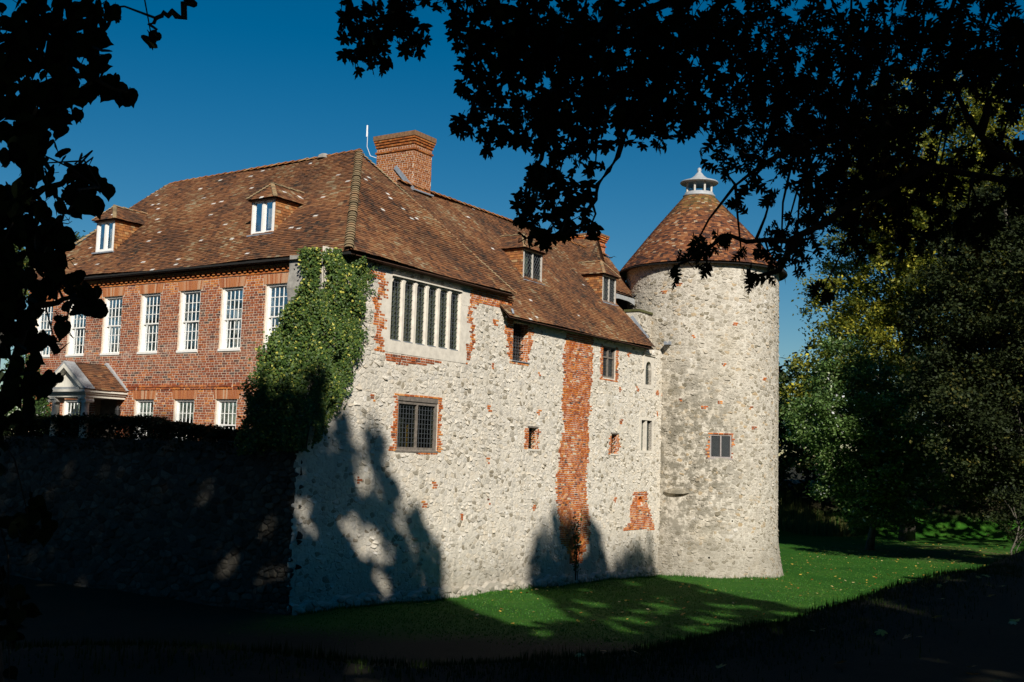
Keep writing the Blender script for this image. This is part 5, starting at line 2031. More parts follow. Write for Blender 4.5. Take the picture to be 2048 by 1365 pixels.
def crown_cards(a0, a1, b0, n, y0, y1, size=(.38, .72)):
    out = []
    a = rng.uniform(a0, a1, n)
    b_ = b0 + rng.random(n) * (26 - b0)
    edge = .36 * np.sin(a * 5.3 + b_ * .4) * np.sin(a * 2.1 + 1) + .34 * np.sin(a * 9.7 + 2 + b_ * 2.2) * np.sin(a * 3.7) + .24 * np.sin(a * 17.0 + b_ * 4)
    lim_ = np.interp(a, OUT_A, OUT_B) + edge + rng.normal(0, .16, n) - .18
    ok = b_ < lim_
    gapn = np.sin(a * 1.9 + b_ * .7) * np.sin(b_ * 1.5 - a * .6) + .5 * np.sin(a * 4.1 - b_ * 3.3)
    ok &= ~((gapn > .9) & (b_ > lim_ - 7) & (a > 6) & (rng.random(n) < .95))
    wob_ = .12 * np.sin(a * 19 + b_ * 7) + .12 * np.sin(b_ * 23 - a * 5)
    for ga, gb_, ra, rb_ in SUN_GAPS:
        ok &= ~((((a - ga) / (ra * 1.25 + wob_)) ** 2 + ((b_ - gb_) / (rb_ * 1.25 + wob_)) ** 2 < 1) & (rng.random(n) < .98))
    # thinner foliage towards the right, where sun flecks reach the lawn
    thin = (a > 9.5) & (a < 17) & (b_ > 13.2) & (b_ < 18.2) & (np.sin(a * 2.7 + 1) * np.sin(b_ * 3.1) > .1) & (rng.random(n) < .9)
    ok &= ~thin
    a, b_ = a[ok], b_[ok]
    y = rng.uniform(y0, y1, len(a))
    c = (a * SA[1] + b_ * SB[1] - y) / -SUN[1]
    p = a[:, None] * SA + b_[:, None] * SB + c[:, None] * SUN
    # keep the boughs that lean forward high above the view
    hi = p[:, 2] > 6.5 + np.maximum(0, .75 * (p[:, 1] + 1))
    p = p[hi]
    return p, rng.uniform(*size, len(p))


def tree_frame(parent, base, top, r0, lines, r1=.05, mat='bark'):
    mb = MB()
    base, top = np.array(base, float), np.array(top, float)
    pts = [base + (top - base) * k / 8 + np.array([.12 * math.sin(k * 1.3), .12 * math.cos(k * 1.7), 0]) * (k > 0) for k in range(9)]
    rad = [r0 * (1.35 if k == 0 else 1 - .8 * k / 8) for k in range(9)]
    mb.tube(pts, rad, 12)
    mb.build('trunk', mat, parent, True)
    lm_ = MB()
    for e, rr in lines:
        e = np.array(e, float)
        k = min(7, max(2, int((e[2] - base[2]) / (top[2] - base[2]) * 6)))
        a = pts[k]
        m1 = a + (e - a) * .4 + np.array([0, 0, .12 * np.linalg.norm(e - a)])
        lm_.tube([a, m1, a + (e - a) * .75 + np.array([0, 0, .06 * np.linalg.norm(e - a)]), e], [rr, rr * .75, rr * .5, rr * .2], 7)
    if lm_.v:
        lm_.build('limbs', mat, parent, True)


SYC = [(-1.12, 7.0, 7.02, 0.114), (-1.02, 7.28, 7.03, 0.152), (-0.97, 8.25, 7.49, 0.172), (-0.77, 7.88, 7.2, 0.128), (-1.05, 7.04, 6.8, 0.13), (-0.99, 7.64, 6.95, 0.088), (-0.8, 7.68, 7.36, 0.143), (-0.37, 7.13, 7.09, 0.149), (-0.54, 8.12, 7.59, 0.113), (-0.2, 7.06, 6.97, 0.196), (-0.32, 7.56, 6.98, 0.157), (0.03, 7.75, 7.32, 0.288), (-0.04, 7.63, 6.94, 0.247), (-0.29, 7.93, 6.82, 0.183), (-0.4, 8.22, 6.67, 0.113), (-0.22, 8.61, 6.72, 0.138), (0.04, 7.41, 6.55, 0.239), (0.29, 8.0, 7.27, 0.333), (0.34, 8.12, 6.93, 0.299), (0.22, 7.44, 6.39, 0.188), (0.5, 6.86, 6.91, 0.286), (0.72, 8.59, 7.19, 0.357), (0.52, 7.44, 6.47, 0.205), (0.85, 7.41, 7.07, 0.309), (1.06, 8.46, 7.07, 0.312), (0.85, 7.95, 6.63, 0.164), (0.41, 7.77, 6.38, 0.142), (0.33, 8.31, 6.37, 0.133), (0.12, 7.01, 6.01, 0.096), (0.1, 8.22, 6.13, 0.105), (0.27, 7.63, 5.98, 0.139), (0.41, 7.13, 5.88, 0.098), (0.37, 8.15, 5.93, 0.141), (0.11, 8.63, 6.05, 0.11), (0.2, 7.36, 5.68, 0.087), (0.55, 8.1, 5.89, 0.089), (0.07, 7.53, 5.68, 0.055), (0.59, 8.26, 6.37, 0.068), (1.27, 8.11, 7.43, 0.339), (1.18, 7.28, 6.71, 0.269), (1.36, 8.37, 6.79, 0.173), (1.07, 8.09, 6.55, 0.082)]
OAK = [(2.35, 8.3, 6.2, .24), (2.75, 8.4, 6.3, .26), (3.15, 8.2, 6.3, .15), (3.5, 8.0, 6.5, .13), (2.5, 8.1, 5.85, .16), (2.9, 8.2, 5.9, .18), (3.3, 8.0, 5.95, .2), (2.2, 8.5, 6.9, .3), (2.7, 8.6, 7.0, .34), (3.2, 8.4, 7.0, .34), (3.6, 8.2, 7.2, .3), (2.1, 8.0, 5.75, .14), (2.3, 8.2, 5.5, .10), (1.48, 7.78, 6.45, 0.178), (1.63, 8.02, 6.79, 0.258), (1.53, 7.22, 6.88, 0.301), (1.9, 7.89, 6.83, 0.327), (2.09, 8.08, 7.36, 0.374), (1.27, 6.57, 6.85, 0.244), (1.84, 8.11, 6.52, 0.205), (1.39, 7.23, 6.09, 0.086), (1.58, 7.41, 6.07, 0.095), (1.57, 6.76, 5.83, 0.068), (1.57, 7.85, 6.03, 0.079), (1.79, 7.03, 6.12, 0.177), (2.25, 8.13, 6.73, 0.336), (2.11, 6.92, 6.79, 0.352), (2.62, 7.46, 7.14, 0.381), (2.84, 7.14, 7.09, 0.365), (3.36, 7.55, 7.27, 0.351), (3.19, 6.77, 6.76, 0.251), (2.22, 6.77, 6.38, 0.281), (2.87, 7.88, 6.74, 0.218), (2.24, 7.94, 6.19, 0.2), (2.04, 7.6, 5.89, 0.156), (2.04, 8.31, 5.92, 0.144), (1.59, 6.91, 5.53, 0.094), (1.98, 8.2, 5.65, 0.104), (1.47, 6.85, 5.37, 0.081), (2.54, 8.34, 6.49, 0.306), (2.62, 7.67, 6.31, 0.281), (2.37, 7.68, 5.95, 0.175), (3.16, 8.36, 6.35, 0.23), (3.28, 7.99, 6.42, 0.165), (3.53, 7.98, 6.53, 0.147), (3.0, 6.57, 5.85, 0.15), (3.02, 7.11, 6.81, 0.164), (3.01, 6.58, 6.41, 0.121), (1.3, 6.88, 5.59, 0.081), (1.18, 6.93, 5.55, 0.094), (1.29, 8.21, 5.69, 0.104), (0.99, 6.77, 5.34, 0.049), (1.24, 7.1, 5.44, 0.052), (1.54, 7.48, 5.62, 0.048), (2.09, 8.2, 5.62, 0.052), (2.9, 8.38, 6.12, 0.172), (3.05, 7.88, 5.94, 0.162), (2.95, 6.9, 5.76, 0.142)]
LEFT = [(-1.6, 3.53, 5.54, 0.147), (-1.54, 3.68, 5.63, 0.119), (-1.2, 3.04, 5.42, 0.064), (-1.57, 3.67, 5.47, 0.127), (-1.35, 3.36, 5.4, 0.056), (-1.4, 3.59, 5.4, 0.053), (-1.37, 3.67, 5.39, 0.044), (-1.32, 3.67, 5.37, 0.027), (-1.59, 3.53, 5.3, 0.146), (-1.49, 3.56, 5.32, 0.074), (-1.44, 3.23, 5.06, 0.081), (-1.49, 3.51, 5.22, 0.042), (-1.38, 3.16, 5.0, 0.065), (-1.42, 3.51, 5.09, 0.039), (-1.41, 3.57, 5.07, 0.049), (-1.46, 3.8, 5.08, 0.038), (-1.4, 3.43, 4.97, 0.053), (-1.19, 3.07, 4.87, 0.031), (-1.58, 3.57, 4.98, 0.089), (-1.36, 3.26, 4.85, 0.047), (-1.69, 3.79, 4.91, 0.103), (-1.51, 3.45, 4.75, 0.102), (-1.42, 3.44, 4.75, 0.056), (-1.79, 3.98, 4.69, 0.099), (-1.42, 3.46, 4.67, 0.063), (-1.32, 3.42, 4.65, 0.037), (-1.28, 3.42, 4.62, 0.022), (-1.4, 3.56, 4.62, 0.026), (-1.28, 3.18, 4.53, 0.029), (-1.49, 3.63, 4.52, 0.039), (-1.75, 4.01, 4.55, 0.081), (-1.61, 3.66, 4.38, 0.066), (-1.27, 3.72, 5.59, 0.017), (-1.87, 3.93, 5.57, 0.109), (-1.81, 3.85, 5.29, 0.106), (-1.76, 3.78, 4.99, 0.103)]
LIM = {'syc': [[[1.73, 7.23, 8.22], [1.63, 7.68, 7.71], [1.28, 7.73, 7.27], [0.97, 7.77, 6.8], [0.75, 7.81, 6.47], [0.58, 7.84, 6.15], [0.47, 7.77, 5.84], [0.24, 7.68, 5.74]], [[1.63, 7.68, 7.71], [0.76, 7.91, 7.41], [0.14, 7.85, 7.1], [-0.28, 7.78, 6.8], [-0.36, 7.6, 6.51]], [[1.28, 7.73, 7.27], [0.52, 7.88, 6.71], [0.19, 7.81, 6.46], [0.06, 7.75, 6.04]], [[-0.54, 7.62, 8.29], [-0.81, 7.69, 7.64], [-0.98, 7.73, 7.28], [-1.11, 7.75, 7.06]], [[0.97, 7.77, 6.8], [1.07, 7.9, 6.55], [0.94, 7.8, 6.59]]], 'oak': [[[4.09, 7.07, 5.87], [3.47, 7.25, 6.09], [2.81, 7.43, 6.25], [2.29, 7.5, 6.5], [1.82, 7.57, 6.83], [1.5, 7.55, 7.0]], [[2.81, 7.43, 6.25], [2.28, 7.26, 5.95], [1.86, 7.19, 5.69], [1.61, 7.09, 5.63], [1.32, 7.09, 5.62], [1.09, 7.01, 5.46]], [[2.29, 7.5, 6.5], [1.79, 7.43, 6.29], [1.47, 7.35, 6.05]], [[4.15, 7.37, 6.87], [3.56, 7.55, 7.02], [2.97, 7.64, 7.18], [2.36, 7.73, 7.2]], [[3.47, 7.25, 6.09], [3.1, 7.31, 6.44], [2.93, 7.37, 6.83], [2.82, 7.43, 7.21]], [[3.1, 7.31, 6.44], [3.19, 7.28, 6.74], [3.44, 7.37, 6.85]], [[1.86, 7.19, 5.69], [1.71, 7.11, 5.44], [1.52, 7.12, 5.39]]], 'left': [[[-1.89, 4.02, 4.16], [-1.64, 3.77, 4.65], [-1.45, 3.57, 4.66], [-1.3, 3.47, 4.64]], [[-1.95, 3.95, 4.88], [-1.61, 3.64, 5.0], [-1.44, 3.53, 5.06], [-1.31, 3.44, 5.0]], [[-1.96, 3.91, 5.23], [-1.67, 3.7, 5.39], [-1.42, 3.5, 5.38], [-1.23, 3.41, 5.3]], [[-1.97, 3.88, 5.55], [-1.64, 3.68, 5.59], [-1.38, 3.48, 5.59]], [[-1.42, 3.56, 5.79], [-1.12, 3.37, 5.68], [-1.0, 3.28, 5.54], [-1.05, 3.28, 5.5], [-1.09, 3.28, 5.51], [-1.12, 3.29, 5.48], [-1.12, 3.29, 5.44]]]}
BGT = {'tall': [[26.5, 76, 11.5, 3.4], [30.5, 75, 10.5, 3.6], [23.6, 77, 9.0, 2.6], [33.5, 75, 19, 5], [25.5, 75.5, 22, 4.2], [24.38, 77.73, 15.82, 3.87], [27.13, 77.48, 18.71, 5.28], [28.81, 72.77, 20.28, 5.64], [22.97, 75.42, 12.37, 3.06], [20.37, 74.59, 9.51, 2.01], [31.64, 73.33, 15.42, 4.98], [27.94, 74.75, 25.9, 5.83], [31.54, 72.75, 25.45, 5.34]], 'beam': [[21, 66, 2.4, 1.8], [23.4, 66.2, 2.3, 1.9], [25, 66.5, 3.4, 1.7], [19.6, 66.8, 3.2, 1.6], [25.4, 66.8, 7.2, 2.0], [24.4, 66.2, 9.2, 1.6], [20.8, 66.5, 4.4, 1.8], [22.8, 66, 4.0, 1.8], [24.2, 67, 5.2, 1.6], [20.23, 66.42, 8.1, 2.83], [22.6, 66.42, 6.68, 2.53], [18.06, 64.52, 6.5, 2.16], [20.7, 66.06, 4.7, 2.5], [22.88, 65.98, 3.45, 1.32], [19.97, 66.56, 10.19, 1.8]], 'mid': [[20.09, 79.44, 9.1, 2.14], [21.03, 80.26, 5.94, 2.15], [20.12, 82.4, 5.21, 2.21], [18.96, 81.46, 8.08, 2.19]], 'dark': [[24.5, 57, 14, 3.4], [26, 57, 16.5, 3.6], [23, 58, 12.5, 2.6], [22.8, 57.5, 8.5, 2.2], [23.6, 57, 5.5, 2.2], [24.8, 58.5, 9.5, 2.6], [28.5, 55, 13.5, 3.6], [30, 59, 17, 4.4], [26.2, 60, 5.0, 2.4], [29.5, 57, 6.0, 3.2], [27.5, 57, 3.6, 2.2], [24.08, 57.72, 9.86, 3.12], [25.82, 55.93, 7.74, 3.76], [21.77, 55.25, 6.35, 1.98], [26.26, 59.93, 3.95, 2.67], [26.17, 54.89, 12.67, 3.48]], 'shrub': [[20.24, 45.69, 2.7, 0.85], [21.15, 46.0, 2.21, 1.02]], 'pine': [[-24.58, 60.88, 15.13, 0.83], [-25.02, 60.71, 14.6, 0.61], [-24.17, 61.3, 14.88, 0.61], [-25.12, 62.01, 15.84, 0.45]], 'far': [[-30.55, 69.83, 14.35, 1.9], [-32.36, 70.92, 15.12, 2.25], [-34.75, 71.99, 14.57, 2.93]]}

# the boughs go on beyond the edges of the view
for k, x_ in enumerate(np.arange(4.1, 7.2, .5)):
    for z_ in (6.0, 6.6, 7.2, 7.8):
        OAK.append((float(x_) + random.uniform(-.2, .2), 8.0 + random.uniform(-.5, .5) - .25 * (x_ - 4), z_ + random.uniform(-.15, .15) + .12 * (x_ - 4), random.uniform(.2, .32)))
for x_ in np.arange(-1.2, 4.2, .45):
    for z_ in (8.0, 8.5):
        (SYC if x_ < 1.6 else OAK).append((float(x_) + random.uniform(-.2, .2), 8.0 + random.uniform(-.5, .5), z_ + random.uniform(-.1, .2), random.uniform(.18, .3)))
for z_ in np.arange(4.6, 7.4, .28):
    LEFT.append((-1.95 + random.uniform(-.12, .1), 3.7 + random.uniform(-.2, .2), float(z_), .14))
for z_ in np.arange(3.3, 5.0, .16):
    LEFT.append((-1.66 + random.uniform(-.06, .05), 3.7 + random.uniform(-.2, .2), float(z_), .085))

# ---- sycamore whose boughs hang into the picture
GZC = float(ground_z(np.array(5.0), np.array(-6.0)))
syc = thing('sycamore_tree', (5.0, -6.0, GZC), 'large sycamore whose dark lobed leaves hang into the top centre of the view', 'tree')
cp_, cs_ = crown_cards(-2.0, 8.4, 2.0, 34000, -13, 7)
tree_frame(syc, (5.0, -6.0, GZC), (2.5, -6.5, 24), .55, [(p, .16) for p in cp_[rng.integers(0, len(cp_), 16)]] + [(LIM['syc'][0][0], .17), (LIM['syc'][3][0], .1)])
instanced('crown', RHOMB_V, RHOMB_F, rand_rots(len(cp_), .5), cp_, cs_, rng.random(len(cp_)), 'sycamore_leaf', syc, 'stuff', loc=LOC[syc.name])
br = MB()
limbs(br, LIM['syc'], .045, .010)
twigs(br, SYC, LIM['syc'])
br.build('branches', 'bark', syc, True)
sp_ = blob_leaves(SYC, .125, 2.3)
place_leaves(syc, SYC_LEAF, sp_, hang_rots(len(sp_)), rng.uniform(.09, .15, len(sp_)), rng.random(len(sp_)) ** 1.5, 'sycamore_leaf', 300)

# ---- red oak on the right
GZO = float(ground_z(np.array(11.5), np.array(1.0)))
oak = thing('red_oak_tree', (11.5, 1.0, GZO), 'dark oak with pointed lobed leaves reaching across the top right of the view', 'tree')
cp_, cs_ = crown_cards(8.0, 30.0, 1.0, 62000, -12, 7)
tree_frame(oak, (11.5, 1.0, GZO), (10.5, -2.0, 24), .5, [(p, .15) for p in cp_[rng.integers(0, len(cp_), 16)]] + [(LIM['oak'][0][0], .08), (LIM['oak'][3][0], .07)])
instanced('crown', RHOMB_V, RHOMB_F, rand_rots(len(cp_), .5), cp_, cs_, rng.random(len(cp_)) * .8, 'oak_leaf', oak, 'stuff', loc=LOC[oak.name])
br = MB()
limbs(br, LIM['oak'], .036, .008)
twigs(br, OAK, LIM['oak'])
br.build('branches', 'bark', oak, True)
sp_ = blob_leaves(OAK, .13, 2.2)
place_leaves(oak, OAK_LEAF, sp_, hang_rots(len(sp_), .8, .8), rng.uniform(.095, .15, len(sp_)), rng.random(len(sp_)) ** 1.2, 'oak_leaf', 300)

# ---- trunk and leaves close on the left
GZL = float(ground_z(np.array(-2.25), np.array(4.1)))
lef = thing('lime_tree', (-2.2, 4.1, GZL), 'tree with dark heart-shaped leaves close to the lens along the left edge', 'tree')
cp_, cs_ = crown_cards(-18.0, -1.0, 2.0, 48000, -12, 6)
tree_frame(lef, (-2.2, 4.1, GZL), (-3.6, 2.0, 22), .36, [(p, .1) for p in cp_[rng.integers(0, len(cp_), 12)]])
instanced('crown', RHOMB_V, RHOMB_F, rand_rots(len(cp_), .5), cp_, cs_, rng.random(len(cp_)), 'lime_leaf', lef, 'stuff', loc=LOC[lef.name])
br = MB()
limbs(br, LIM['left'], .02, .004, wob=.015)
twigs(br, LEFT, LIM['left'], .003)
br.build('branches', 'bark', lef, True)
sp_ = blob_leaves(LEFT, .075, 2.4)
# leafy shoots up the trunk itself
n = 900
zz = rng.uniform(GZL + .2, 8.0, n)
an = rng.uniform(0, 2 * math.pi, n)
tx = np.stack([-2.2 - (zz - GZL) * .066 + np.cos(an) * rng.uniform(.3, .52, n), 4.1 - (zz - GZL) * .106 + np.sin(an) * rng.uniform(.3, .5, n), zz], 1)
sp_ = np.concatenate([sp_, tx])
place_leaves(lef, HEART_LEAF, sp_, hang_rots(len(sp_), 1.1, .7), rng.uniform(.05, .09, len(sp_)), rng.random(len(sp_)), 'lime_leaf', 300)

# ---- ivy on the broken wall end
ivy = thing('ivy', P(-1.7, .3, 4.4), 'glossy green and yellow ivy smothering the corner between brick front and stone wall', 'ivy')
IV = [(-1.15, 9.45), (-.7, 9.75), (.08, 9.70), (.55, 9.55), (1.02, 9.36), (.75, 8.9), (.62, 8.5), (.75, 8.2), (.55, 7.92), (.75, 7.55), (.55, 7.24), (.35, 6.6), (.13, 5.89), (-.35, 5.2), (-.82, 4.6), (-2.0, 4.2), (-3.6, 4.1),
      (-3.7, 5.0), (-3.6, 5.8), (-3.35, 6.9), (-2.7, 7.55), (-2.1, 8.05), (-1.5, 8.3), (-1.0, 8.55), (-.85, 8.9), (-1.0, 9.2)]
pos, nrm = [], []
while len(pos) < 21000:
    u, z = random.uniform(-3.8, 1.1), random.uniform(4.0, 9.8)
    if not in_poly(u + random.gauss(0, .07), z + random.gauss(0, .07), IV):
        continue
    # depth of the mass: thick where it hangs off the wall end
    fat = .16 + .36 * max(0, min(1, (-u - .2) / 2.2)) * max(0, min(1, (9.2 - z) / 2.0))
    lump = .16 * math.sin(u * 3.1 + z * 1.3) * math.sin(z * 2.7 - u) + .10 * math.sin(u * 6.3 + 2) * math.sin(z * 5.1)
    w = fat + lump - abs(random.gauss(0, .10))
    w = max(w, .03)
    if u < -1.55:
        pos.append(P(-1.72 + .25 * random.random() - lump - .25 * max(0, min(1, (7 - z) / 2)), (-1.55 - u) * .92, z))
    else:
        pos.append(WR(u, z, w))
for k in range(7500):
    z = random.uniform(4.3, 9.7)
    lim_ = np.interp(z, [4.3, 6.0, 8.0, 8.4, 8.9, 9.7], [1.4, 1.35, 1.3, .8, .5, .75])
    s_end = np.interp(z, [6.0, 7.4], [-1.74, -1.06])
    pos.append(P(s_end - abs(random.gauss(.05, .10)) - (.22 if z < 8 else 0) * random.random(), lim_ * random.random() - (.1 if z < 8.2 else 0), z))
for k in range(3600):
    z = random.uniform(4.15, 8.2)
    th = random.uniform(-.3, 1.9)
    r_ = .16 + .2 * max(0, min(1, (7.4 - z) / 2)) + .08 * math.sin(z * 4 + th * 3) - abs(random.gauss(0, .07))
    s_end = np.interp(z, [6.0, 7.4], [-1.68, -1.02])
    pos.append(P(s_end + .05 - r_ * math.sin(th), .1 - r_ * math.cos(th) * 1.2, z))
pos = np.array(pos)
nrm = nR[None, :] * .75 + nL[None, :] * .55 + rng.normal(size=(len(pos), 3)) * .55 + np.array([0, 0, .35])
nrm /= np.linalg.norm(nrm, axis=1)[:, None]
yv = np.array([0, 0, -1.0])[None, :] + rng.normal(size=(len(pos), 3)) * .45
yv -= (yv * nrm).sum(1)[:, None] * nrm
yv /= np.linalg.norm(yv, axis=1)[:, None]
mt = np.stack([np.cross(yv, nrm), yv, nrm], axis=2)
instanced('foliage', *IVY_LEAF, mt, pos, rng.uniform(.06, .12, len(pos)), np.clip(rng.normal(.53, .22, len(pos)), 0, 1), 'ivy_leaf', ivy, 'stuff', loc=LOC[ivy.name])
st = MB()
for k in range(9):
    u = random.uniform(-1.4, .3)
    pts = [WR(-1.4 + random.uniform(-.2, .2), 4.2, .03)]
    for z in np.linspace(5, random.uniform(6.5, 9.4), 6):
        f_ = (z - 4.2) / 5
        pts.append(WR(-1.5 + (u + 1.5) * f_ + .12 * math.sin(z * 3 + k), z, .02 + .03 * random.random()))
    st.tube(pts, [.02 * (1 - .12 * i) for i in range(len(pts))], 5)
# trailing shoots over the stone
shoot_p = []
for k in range(34):
    z = random.uniform(5.6, 9.4)
    u = np.interp(z, [5.6, 6.6, 7.3, 7.9, 9.4], [.0, .35, .55, .55, 1.0]) - .1
    ang = random.uniform(-.2, .9)
    L_ = random.uniform(.25, .65)
    a = WR(u, z, .05)
    e = WR(u + L_ * math.cos(ang), z + L_ * math.sin(ang), .06)
    st.tube([a, e], [.008, .004], 4)
    for q in range(9):
        shoot_p.append(a + (e - a) * (q + random.random()) / 9 + nR * random.uniform(.02, .06) + ZU * random.uniform(-.05, .05))
st.build('stem', 'bark', ivy)
shoot_p = np.array(shoot_p)
idx = rng.integers(0, len(mt), len(shoot_p))
instanced('shoot_leaves', *IVY_LEAF, mt[idx], shoot_p, rng.uniform(.06, .10, len(idx)), np.clip(rng.normal(.45, .2, len(idx)), 0, 1), 'ivy_leaf', ivy, 'stuff', loc=LOC[ivy.name])

# ---- ivy at the far end of the brick front
iv2 = thing('ivy', WL(13.6, 4.0, .2), 'dark ivy climbing the far left end of the brick front beside the porch', 'ivy')
n = 5200
u = rng.uniform(11.9, 15.3, n)
z = rng.uniform(3.9, 7.2, n)
keepm = z < 4.6 + (u - 11.9) * 1.15 + .25 * np.sin(u * 7) + .2 * np.sin(z * 9)
u, z = u[keepm], z[keepm]
pos = np.array([WL(a, b_, .06 + abs(random.gauss(0, .12)) + .12 * math.sin(a * 4) * math.sin(b_ * 5)) for a, b_ in zip(u, z)])
nrm = nL[None, :] + rng.normal(size=(len(pos), 3)) * .5 + np.array([0, 0, .3])
nrm /= np.linalg.norm(nrm, axis=1)[:, None]
yv = np.array([0, 0, -1.0])[None, :] + rng.normal(size=(len(pos), 3)) * .45
yv -= (yv * nrm).sum(1)[:, None] * nrm
yv /= np.linalg.norm(yv, axis=1)[:, None]
instanced('foliage', *IVY_LEAF, np.stack([np.cross(yv, nrm), yv, nrm], axis=2), pos, rng.uniform(.07, .13, len(pos)), rng.random(len(pos)) * .55, 'ivy_leaf', iv2, 'stuff', loc=LOC[iv2.name])
st = MB()
for k in range(8):
    u0_ = random.uniform(13.2, 14.6)
    st.tube([WL(u0_, 3.95, .08), WL(u0_ + .1, 5, .06), WL(u0_ + random.uniform(-.6, .6), 6.4, .05)], [.03, .02, .01], 5)
st.build('stem', 'bark', iv2)

# ---- hedge along the top of the retaining wall
hed = thing('hedge', P(-1.0, 6, 4.3), 'clipped dark hedge running along the top of the retaining wall', 'hedge')
hp = []
while len(hp) < 30000:
    t = random.uniform(.2, 17)
    top = np.interp(t, [0, 2, 3.5, 5.4, 6.5, 9.5, 11.5, 13.4, 17], [4.52, 4.54, 4.68, 4.82, 4.98, 5.0, 4.95, 4.9, 4.9]) + .05 * math.sin(t * 5) + random.gauss(0, .035)
    s_ = random.uniform(-1.62, -.55)
    z = random.uniform(4.0, top)
    if random.random() < .55:
        z = top - abs(random.gauss(0, .10))
    hp.append(P(s_, t, z))
hp = np.array(hp)
instanced('foliage', *IVY_LEAF, rand_rots(len(hp), .4), hp, rng.uniform(.08, .15, len(hp)), rng.random(len(hp)), 'hedge_leaf', hed, 'stuff', loc=LOC[hed.name])
st = MB()
for k in range(30):
    t = .4 + k * .55
    st.tube([P(-1.0, t, 3.9), P(-1.0 + random.uniform(-.2, .2), t + random.uniform(-.2, .2), 4.6)], [.03, .012], 5)
st.build('stem', 'bark', hed)

# ---- trees beyond the moat
def bg_tree(name, key, label, mat, base, trunk_r, size, factor=3.0, clump=.95, group=None, bark='pale_bark', rndpow=1.0):
    blobs = BGT[key]
    gz = float(ground_z(np.array(base[0]), np.array(base[1])))
    t = thing(name, (base[0], base[1], gz), label, 'tree' if 'tree' in name else 'shrub', group)
    PP, RR = [], []
    ends = []
    for x, y, z, r in blobs:
        nc = max(6, int(5.5 * (r / clump) ** 2))
        d = rng.normal(size=(nc, 3))
        d /= np.linalg.norm(d, axis=1)[:, None]
        cc = np.array([x, y, z]) + d * (r * rng.uniform(.55, 1.0, nc))[:, None]
        ends += [cc[i] for i in rng.integers(0, nc, 4)]
        per = max(6, int(factor * math.pi * r * r / (.32 * size * size) / nc))
        for c in cc:
            cl = clump * random.uniform(.5, 1.1)
            q = rng.normal(size=(per, 3)) * np.array([.5, .5, .33]) * cl
            PP.append(c + q)
            RR.append(np.clip(rng.normal(random.uniform(.25, .65), .2, per), 0, 1) ** rndpow)
    pos_ = np.concatenate(PP)
    rn = np.concatenate(RR)
    ctr = np.mean([b_[:3] for b_ in blobs], axis=0)
    topz = max(b_[2] + .3 * b_[3] for b_ in blobs)
    tree_frame(t, (base[0], base[1], gz - .2), (ctr[0], ctr[1], topz), trunk_r, [(e, trunk_r * .35) for e in ends], mat=bark)
    instanced('crown', RHOMB_V, RHOMB_F, rand_rots(len(pos_), .35), pos_, rng.uniform(.7, 1.3, len(pos_)) * size, rn, mat, t, 'stuff', loc=LOC[t.name])
    return t


bg_tree('tall_tree', 'tall', 'tall tree with yellowing autumn leaves behind the pale-leaved tree', 'yellowing_leaf', (28, 79), .45, .25, 3.4)
bg_tree('whitebeam_tree', 'beam', 'rounded tree with pale silvery leaves standing right of the round tower', 'whitebeam_leaf', (22, 68.5), .22, .2, 4.2, .8)
bg_tree('broadleaf_tree', 'mid', 'dark green tree half hidden behind the right side of the round tower', 'green_leaf', (19.5, 85), .25, .26, 4.0)
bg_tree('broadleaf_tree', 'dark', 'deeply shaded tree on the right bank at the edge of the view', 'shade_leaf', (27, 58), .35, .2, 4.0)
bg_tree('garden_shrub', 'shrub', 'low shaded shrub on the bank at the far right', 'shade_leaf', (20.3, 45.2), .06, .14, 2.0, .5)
bg_tree('pine_tree', 'pine', 'small pine top showing above the left end of the house roof', 'pine_needle', (-24.6, 56.5), .2, .2, 3.0, .5)
bg_tree('broadleaf_tree', 'far', 'distant tree behind the left leaves beyond the brick house', 'green_leaf', (-31, 67), .3, .28, 3.0)

# ---- wood behind the moat, plus unseen trees on either side added to block light
wp = []
WOOD = [(x, 92 + 7 * math.sin(x * .37), random.uniform(5, 12), random.uniform(4, 6)) for x in range(6, 84, 5)]
WOOD += [(x, 86 + 3 * math.sin(x * .9), random.uniform(3.5, 5), random.uniform(2, 3)) for x in range(16, 60, 3)]
WOOD += [(38 + 9 * random.random() + y * .12, y, random.uniform(6, 18), random.uniform(4, 6.5)) for y in range(4, 80, 3)]  # trees out of view on the right, added to cut sky light
WOOD += [(36 + 4 * random.random() + y * .12, y, random.uniform(3, 6), random.uniform(3, 4)) for y in range(4, 80, 5)]
WOOD += [(-27 - 9 * random.random() - y * .1, y, random.uniform(5, 13), random.uniform(4, 6)) for y in range(-8, 40, 4)]  # unseen trees on the left, added to darken fill and window reflections
WOOD += [(x, -19 - 5 * random.random(), random.uniform(5, 11), random.uniform(4, 6)) for x in range(-30, 45, 5)]
WOOD += [(-26 - k * 5, 62 + 6 * math.sin(k * 1.7), random.uniform(4, 9), random.uniform(4, 5.5)) for k in range(9)]
WOOD += [(34, 58, 15, 4.2), (37, 57, 16, 5), (40, 66, 12, 5), (34, 66, 15, 4), (24, 80.5, 3.2, 1.8), (28, 80, 3.5, 2.2), (31, 81, 4, 2.4), (21, 82, 3.4, 1.6)]  # tall ones out of view added to shade the far bank; low shrubs follow
for x, y, z, r in WOOD:
    n_ = int(26 * r * r / 1.0)
    d = rng.normal(size=(n_, 3))
    d /= np.linalg.norm(d, axis=1)[:, None]
    d *= (r * rng.uniform(.55, 1.05, n_) * (1 + .2 * np.sin(d[:, 0] * 9) * np.sin(d[:, 2] * 8)))[:, None]
    wp.append(np.array([x, y, z]) + d * np.array([1, 1, 1.1]))
wp = np.concatenate(wp)
wp = wp[wp[:, 2] > 1.5]
